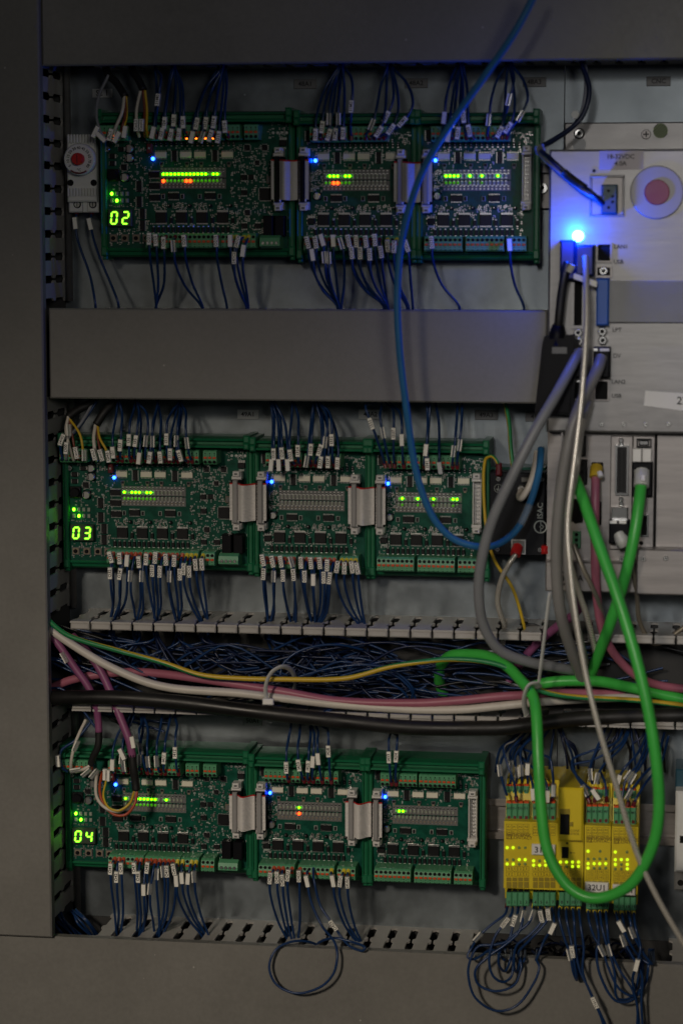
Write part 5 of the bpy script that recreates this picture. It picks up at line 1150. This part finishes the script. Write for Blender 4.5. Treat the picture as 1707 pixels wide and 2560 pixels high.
# ---------------------------------------------------------------- wires of the yellow modules
def yw(label, pts, mk=(), ferr=None, m='wire_blue', m2=None): return wire(label, pts, m, WR, mk, ferr, group='blue wires of the yellow modules', m2=m2)
yt = [([(1310, 1800, .03), (1290, 1840, .05), (1255, 1895, .07), (1250, 1925, .076), (1262, 1975, .076), (1270, 1995, .072)], 3, 'c'), ([(1330, 1800, .03), (1285, 1850, .055), (1258, 1868, .072), (1268, 1910, .080), (1284, 1955, .082), (1290, 2000, .078)], None, ''),
      ([(1340, 1800, .03), (1310, 1835, .05), (1275, 1880, .06), (1278, 1915, .068), (1276, 1950, .064), (1274, 1966, .060)], 3, 'c'), ([(1360, 1800, .03), (1320, 1850, .05), (1288, 1890, .06), (1290, 1930, .066), (1290, 1966, .060)], 3, 'd'),
      ([(1375, 1800, .03), (1335, 1840, .05), (1302, 1875, .06), (1304, 1925, .066), (1304, 1966, .060)], 3, 'c'), ([(1390, 1800, .03), (1345, 1860, .05), (1322, 1890, .062), (1318, 1922, .068), (1319, 1966, .060)], 3, 'w'),
      ([(1300, 1870, .05), (1340, 1885, .062), (1372, 1895, .07), (1380, 1930, .074), (1383, 1975, .082), (1378, 2000, .074)], 4, 'w'), ([(1290, 1880, .05), (1320, 1910, .064), (1350, 1935, .072), (1365, 1960, .078), (1368, 1990, .080), (1364, 2004, .074)], 4, 'w'),
      ([(1300, 1900, .05), (1322, 1935, .064), (1330, 1960, .074), (1332, 1985, .078), (1334, 2004, .074)], 3, 'w'),
      ([(1560, 1800, .03), (1540, 1855, .05), (1470, 1880, .055), (1430, 1900, .060), (1440, 1940, .072), (1462, 1975, .080), (1471, 2002, .076)], 5, 'c'), ([(1575, 1800, .03), (1550, 1860, .05), (1480, 1900, .058), (1428, 1915, .062), (1455, 1955, .074), (1488, 1985, .082), (1486, 2002, .076)], 5, 'w'),
      ([(1580, 1800, .03), (1555, 1865, .05), (1510, 1910, .06), (1492, 1945, .070), (1500, 1965, .066)], 3, 'c'), ([(1520, 1800, .03), (1500, 1850, .05), (1478, 1905, .06), (1474, 1935, .066), (1482, 1966, .060)], 3, 'd'), ([(1500, 1930, .06), (1512, 1960, .07), (1516, 2002, .076)], None, ''),
      ([(1620, 1800, .03), (1610, 1850, .05), (1588, 1890, .062), (1560, 1920, .068), (1545, 1950, .066), (1544, 1970, .060)], 4, 'w'), ([(1622, 1800, .03), (1614, 1860, .05), (1594, 1910, .064), (1570, 1938, .070), (1560, 1960, .072), (1553, 2008, .076)], 3, 'c'), ([(1630, 1800, .03), (1620, 1870, .052), (1600, 1915, .066), (1578, 1944, .072), (1570, 1970, .074), (1567, 2010, .076)], 3, 'd'),
      ([(1660, 1830, .03), (1640, 1900, .055), (1605, 1940, .07), (1572, 1985, .080), (1568, 2012, .077)], 3, 'c'), ([(1670, 1840, .03), (1650, 1910, .055), (1615, 1955, .068), (1590, 1995, .078), (1583, 2012, .077)], None, '')]
for k, (pts, mi, st) in enumerate(yt):
    mod = 'wide yellow module' if k < 9 else ('module labelled 32U1' if k < 14 else 'rightmost yellow module')
    kk = k if k < 9 else (k - 9 if k < 14 else k - 14)
    yw(f'{ORD[kk]} blue wire from the left at the top of the {mod}', pts, [(mi, '', st)] if mi else (), 'ferrule_yellow' if k in (0, 2, 3, 4, 5, 11, 12, 14, 15, 16) else 'dark_red', m2='wire_white' if k == 1 else None)
yb = [([(1267, 2262, .07), (1262, 2285, .080), (1230, 2310, .085), (1195, 2342, .088), (1178, 2370, .088), (1168, 2392, .09), (1185, 2398, .09), (1230, 2375, .08), (1260, 2360, .06)], 3, 'c', ''),
      ([(1281, 2262, .07), (1278, 2285, .082), (1262, 2305, .088), (1235, 2345, .092), (1222, 2400, .095), (1232, 2440, .094), (1258, 2455, .09), (1278, 2440, .086), (1282, 2400, .06)], 2, 'w', 'Z0D02'),
      ([(1296, 2262, .07), (1292, 2284, .082), (1284, 2300, .086), (1270, 2350, .090), (1235, 2362, .092), (1195, 2366, .092), (1175, 2400, .094), (1170, 2440, .095), (1188, 2495, .094), (1240, 2527, .092), (1292, 2513, .090), (1335, 2455, .088), (1347, 2418, .086), (1340, 2380, .05)], 2, 'w', 'Z211'),
      ([(1311, 2262, .07), (1308, 2290, .084), (1296, 2330, .090), (1262, 2362, .092), (1222, 2390, .094), (1188, 2425, .096), (1196, 2462, .095), (1240, 2478, .094), (1285, 2462, .09), (1302, 2420, .084), (1300, 2385, .06)], 1, 'c', ''),
      ([(1333, 2262, .07), (1331, 2288, .086), (1318, 2310, .088), (1275, 2345, .090), (1250, 2375, .090), (1246, 2410, .088), (1262, 2428, .08), (1275, 2410, .06)], 1, 'c', ''),
      ([(1347, 2262, .07), (1352, 2290, .086), (1350, 2308, .088), (1320, 2340, .090), (1290, 2365, .090), (1284, 2410, .088), (1290, 2430, .08), (1300, 2400, .06)], 1, 'w', 'O5007'),
      ([(1362, 2262, .07), (1370, 2285, .086), (1362, 2308, .088), (1325, 2348, .090), (1296, 2380, .086), (1300, 2410, .07), (1310, 2390, .05)], 1, 'w', 'O5D11'),
      ([(1377, 2262, .07), (1384, 2300, .084), (1380, 2320, .086), (1360, 2350, .08), (1340, 2385, .06)], 2, 'w', ''),
      ([(1400, 2265, .07), (1396, 2290, .084), (1410, 2345, .088), (1424, 2385, .088), (1432, 2430, .086), (1442, 2450, .08), (1446, 2420, .06)], 3, 'c', ''),
      ([(1415, 2265, .07), (1415, 2295, .084), (1425, 2345, .088), (1430, 2378, .090), (1440, 2440, .088), (1443, 2448, .08), (1438, 2400, .06)], 3, 'w', 'Z1411'),
      ([(1430, 2265, .07), (1434, 2300, .084), (1436, 2340, .086), (1440, 2390, .088), (1450, 2430, .09), (1470, 2470, .092), (1486, 2505, .092), (1505, 2545, .092), (1525, 2590, .09)], 6, 'w', 'Z1611'),
      ([(1445, 2265, .07), (1450, 2310, .084), (1458, 2370, .088), (1456, 2430, .09), (1478, 2490, .092), (1500, 2540, .092), (1515, 2590, .09)], None, '', ''),
      ([(1469, 2272, .07), (1472, 2305, .084), (1486, 2345, .086), (1505, 2375, .088), (1520, 2420, .09), (1545, 2470, .09), (1580, 2490, .088), (1600, 2470, .08), (1605, 2420, .06)], 3, 'c', ''),
      ([(1484, 2272, .07), (1492, 2310, .084), (1496, 2350, .086), (1490, 2385, .088), (1500, 2440, .09), (1535, 2500, .09), (1575, 2502, .088), (1612, 2460, .08), (1620, 2415, .06)], None, '', ''),
      ([(1498, 2272, .07), (1502, 2310, .084), (1512, 2350, .088), (1520, 2375, .088), (1535, 2430, .09), (1542, 2495, .088), (1580, 2490, .08), (1600, 2440, .06)], 3, 'd', ''),
      ([(1513, 2272, .07), (1516, 2310, .084), (1522, 2362, .086), (1545, 2420, .088), (1580, 2475, .09), (1592, 2520, .09), (1590, 2590, .09)], None, '', ''),
      ([(1537, 2275, .07), (1545, 2305, .084), (1552, 2315, .086), (1575, 2360, .086), (1600, 2395, .08), (1625, 2390, .06)], 2, 'w', ''),
      ([(1552, 2275, .07), (1560, 2325, .084), (1558, 2350, .086), (1582, 2395, .088), (1604, 2440, .088), (1602, 2500, .088), (1606, 2590, .09)], 2, 'c', ''),
      ([(1567, 2275, .07), (1574, 2300, .084), (1580, 2330, .086), (1605, 2380, .084), (1630, 2395, .06)], 2, 'c', ''),
      ([(1582, 2275, .07), (1588, 2320, .084), (1600, 2370, .086), (1590, 2412, .092), (1580, 2450, .088), (1590, 2500, .088), (1600, 2590, .09)], 3, 'w', '')]
for k, (pts, mi, st, t) in enumerate(yb):
    nm = 'left terminals of the wide yellow module' if k < 4 else ('middle terminals of the wide yellow module' if k < 8 else ('right terminals of the wide yellow module' if k < 12 else ('module labelled 32U1' if k < 16 else 'rightmost yellow module')))
    lab = f'blue wire marked {t} hanging from the {nm}' if t else f'{ORD[k % 4]} blue wire from the left hanging under the {nm}'
    if pts[-1][1] < 2500:
        ex_ = pts[-1][0]; pts = pts[:-1] + [(ex_, 2400 if ex_ < 1450 else 2410, .081), (ex_ + 2, 2374, .045)]
    yw(lab, [P(*p) for p in pts][::-1], [(len(pts) - 1 - mi, t, st)] if mi else (), 'dark_red' if k in (0, 2, 3) else 'ferrule_yellow')

# ---------------------------------------------------------------- tangle of wires inside the ducts
def tangle(name, label, curves, n=5):
    b = MB()
    for pts, m, r in curves: b.tube([P(*p) for p in pts], r, m, 5, n, cap=False)
    return b.build(name, label=label, cat='wires', kind='stuff')
rt = random.Random(21); C_ = []
srcs = [278, 284, 342, 392, 444, 512, 672, 676, 732, 734, 784, 788, 792, 906]
for k in range(66):
    s = rt.choice(srcs) + rt.uniform(-6, 6); d = rt.uniform(.004, .034)
    dirn = 1 if rt.random() < .85 else -1
    l = rt.uniform(120, 420)
    y1, y2 = 1655 + rt.uniform(-40, 60), 1695 + rt.uniform(-65, 65)
    C_.append(([(s, 1560, .035), (s + rt.uniform(-4, 10), 1600, d), (s + dirn * l * .25, y1, d + rt.uniform(-.004, .008)), (s + dirn * l * .6, y2, d + rt.uniform(-.004, .006)), (s + dirn * l, y2 + rt.uniform(-25, 45), d)], rt.choice(['wire_blue', 'wire_navy_shade', 'wire_navy_shade']), WR))  # navy share darkens the blue wires, as shade deep in the duct
for k in range(34):
    x0 = rt.uniform(380, 900); d = rt.uniform(.004, .045); y = rt.uniform(1615, 1760); l = rt.uniform(200, 500)
    C_.append(([(x0, y, d), (x0 + l * .3, y + rt.uniform(-75, 30), d + .004), (x0 + l * .7, y + rt.uniform(-50, 40), d), (x0 + l, y + rt.uniform(0, 40), d)], rt.choice(['wire_blue', 'wire_navy_shade']), WR))
for k in range(34):
    x0 = rt.uniform(1080, 1480); d = rt.uniform(.004, .035); y = rt.uniform(1590, 1750); l = rt.uniform(100, 300)
    C_.append(([(x0, y, d), (x0 + l * .5, y + rt.uniform(-40, 30), d), (x0 + l, y + rt.uniform(-30, 40), d)], rt.choice(['wire_blue', 'wire_blue', 'wire_grey', 'wire_black']), WR))
for k in range(26):
    y = rt.uniform(1540, 1740); d = rt.uniform(.01, .06); l = rt.uniform(120, 330)
    C_.append(([(100, y, d), (160, y + rt.uniform(0, 35), d), (100 + l, y + rt.uniform(30, 120), d)], rt.choice(['wire_blue', 'wire_blue', 'wire_black']), WR))
tangle('wire_tangle', 'dense tangle of blue wires lying inside the open duct', C_)
for k, pts in enumerate([[(700, 1690, .062), (708, 1660, .060), (740, 1632, .058), (790, 1615, .055), (850, 1612, .05), (910, 1625, .04)], [(745, 1692, .055), (820, 1672, .056), (900, 1662, .056), (960, 1668, .054), (1000, 1688, .052), (1032, 1722, .05), (1028, 1750, .045)],
                         [(850, 1690, .05), (930, 1672, .052), (990, 1690, .05), (1020, 1715, .048), (1040, 1748, .045)], [(940, 1690, .058), (1000, 1722, .056), (1020, 1745, .052)], [(1035, 1722, .055), (1090, 1732, .056), (1180, 1742, .054), (1260, 1748, .05)],
                         [(800, 1785, .06), (840, 1770, .062), (900, 1768, .06), (960, 1786, .058), (1010, 1790, .055)], [(1030, 1795, .06), (1080, 1794, .06), (1130, 1797, .058), (1200, 1800, .05)]]):
    wire(f'{["blue wire arching high over the striped wire in the open duct", "long blue wire bowed over the right half of the tangle", "shorter blue wire bowed beside the long bowed one", "straight blue wire slanting across the tangle in the open duct", "blue wire lying flat behind the pink cable at the green loop", "wavy blue wire just above the black cable", "straight blue wire just above the black cable at the right"][k]}', pts, group='blue wires lying in the open duct')
C_ = []
for k in range(70):
    x0 = rt.uniform(1230, 1600); d = rt.uniform(.006, .045); y = rt.uniform(2352, 2400); l = rt.uniform(20, 60) * rt.choice((-1, 1))
    C_.append(([(x0, y, d), (x0 + l * .5, y + rt.uniform(-14, 26), d + .008), (x0 + l, y + rt.uniform(-10, 36), d)], rt.choice(['wire_black', 'wire_black', 'wire_navy_shade']), WR))  # black and navy colours paint the shade of the duct's hollow
for k in range(14):
    x0 = rt.uniform(100, 190); y = rt.uniform(2270, 2340); C_.append(([(x0, y, .03), (x0 + rt.uniform(10, 40), y + 30, .035), (x0 + 60, y + 70, .02)], 'wire_blue', WR))
tangle('wire_tangle', 'dark mass of wires filling the cut away part of the bottom duct', C_)
C_ = []
for k in range(22):
    x0 = rt.choice([1300, 1340, 1380, 1560, 1620]) + rt.uniform(-20, 20); l = rt.uniform(-60, 60)
    C_.append(([(x0, 1790, .02), (x0 + l * .4, 1840, .03), (x0 + l, 1880 + rt.uniform(-20, 30), .03), (x0 + l * 1.2, 1930, .02)], rt.choice(['wire_black', 'wire_navy_shade', 'wire_blue']), WR))
tangle('wire_tangle', 'loose dark wires behind the tops of the yellow modules', C_)
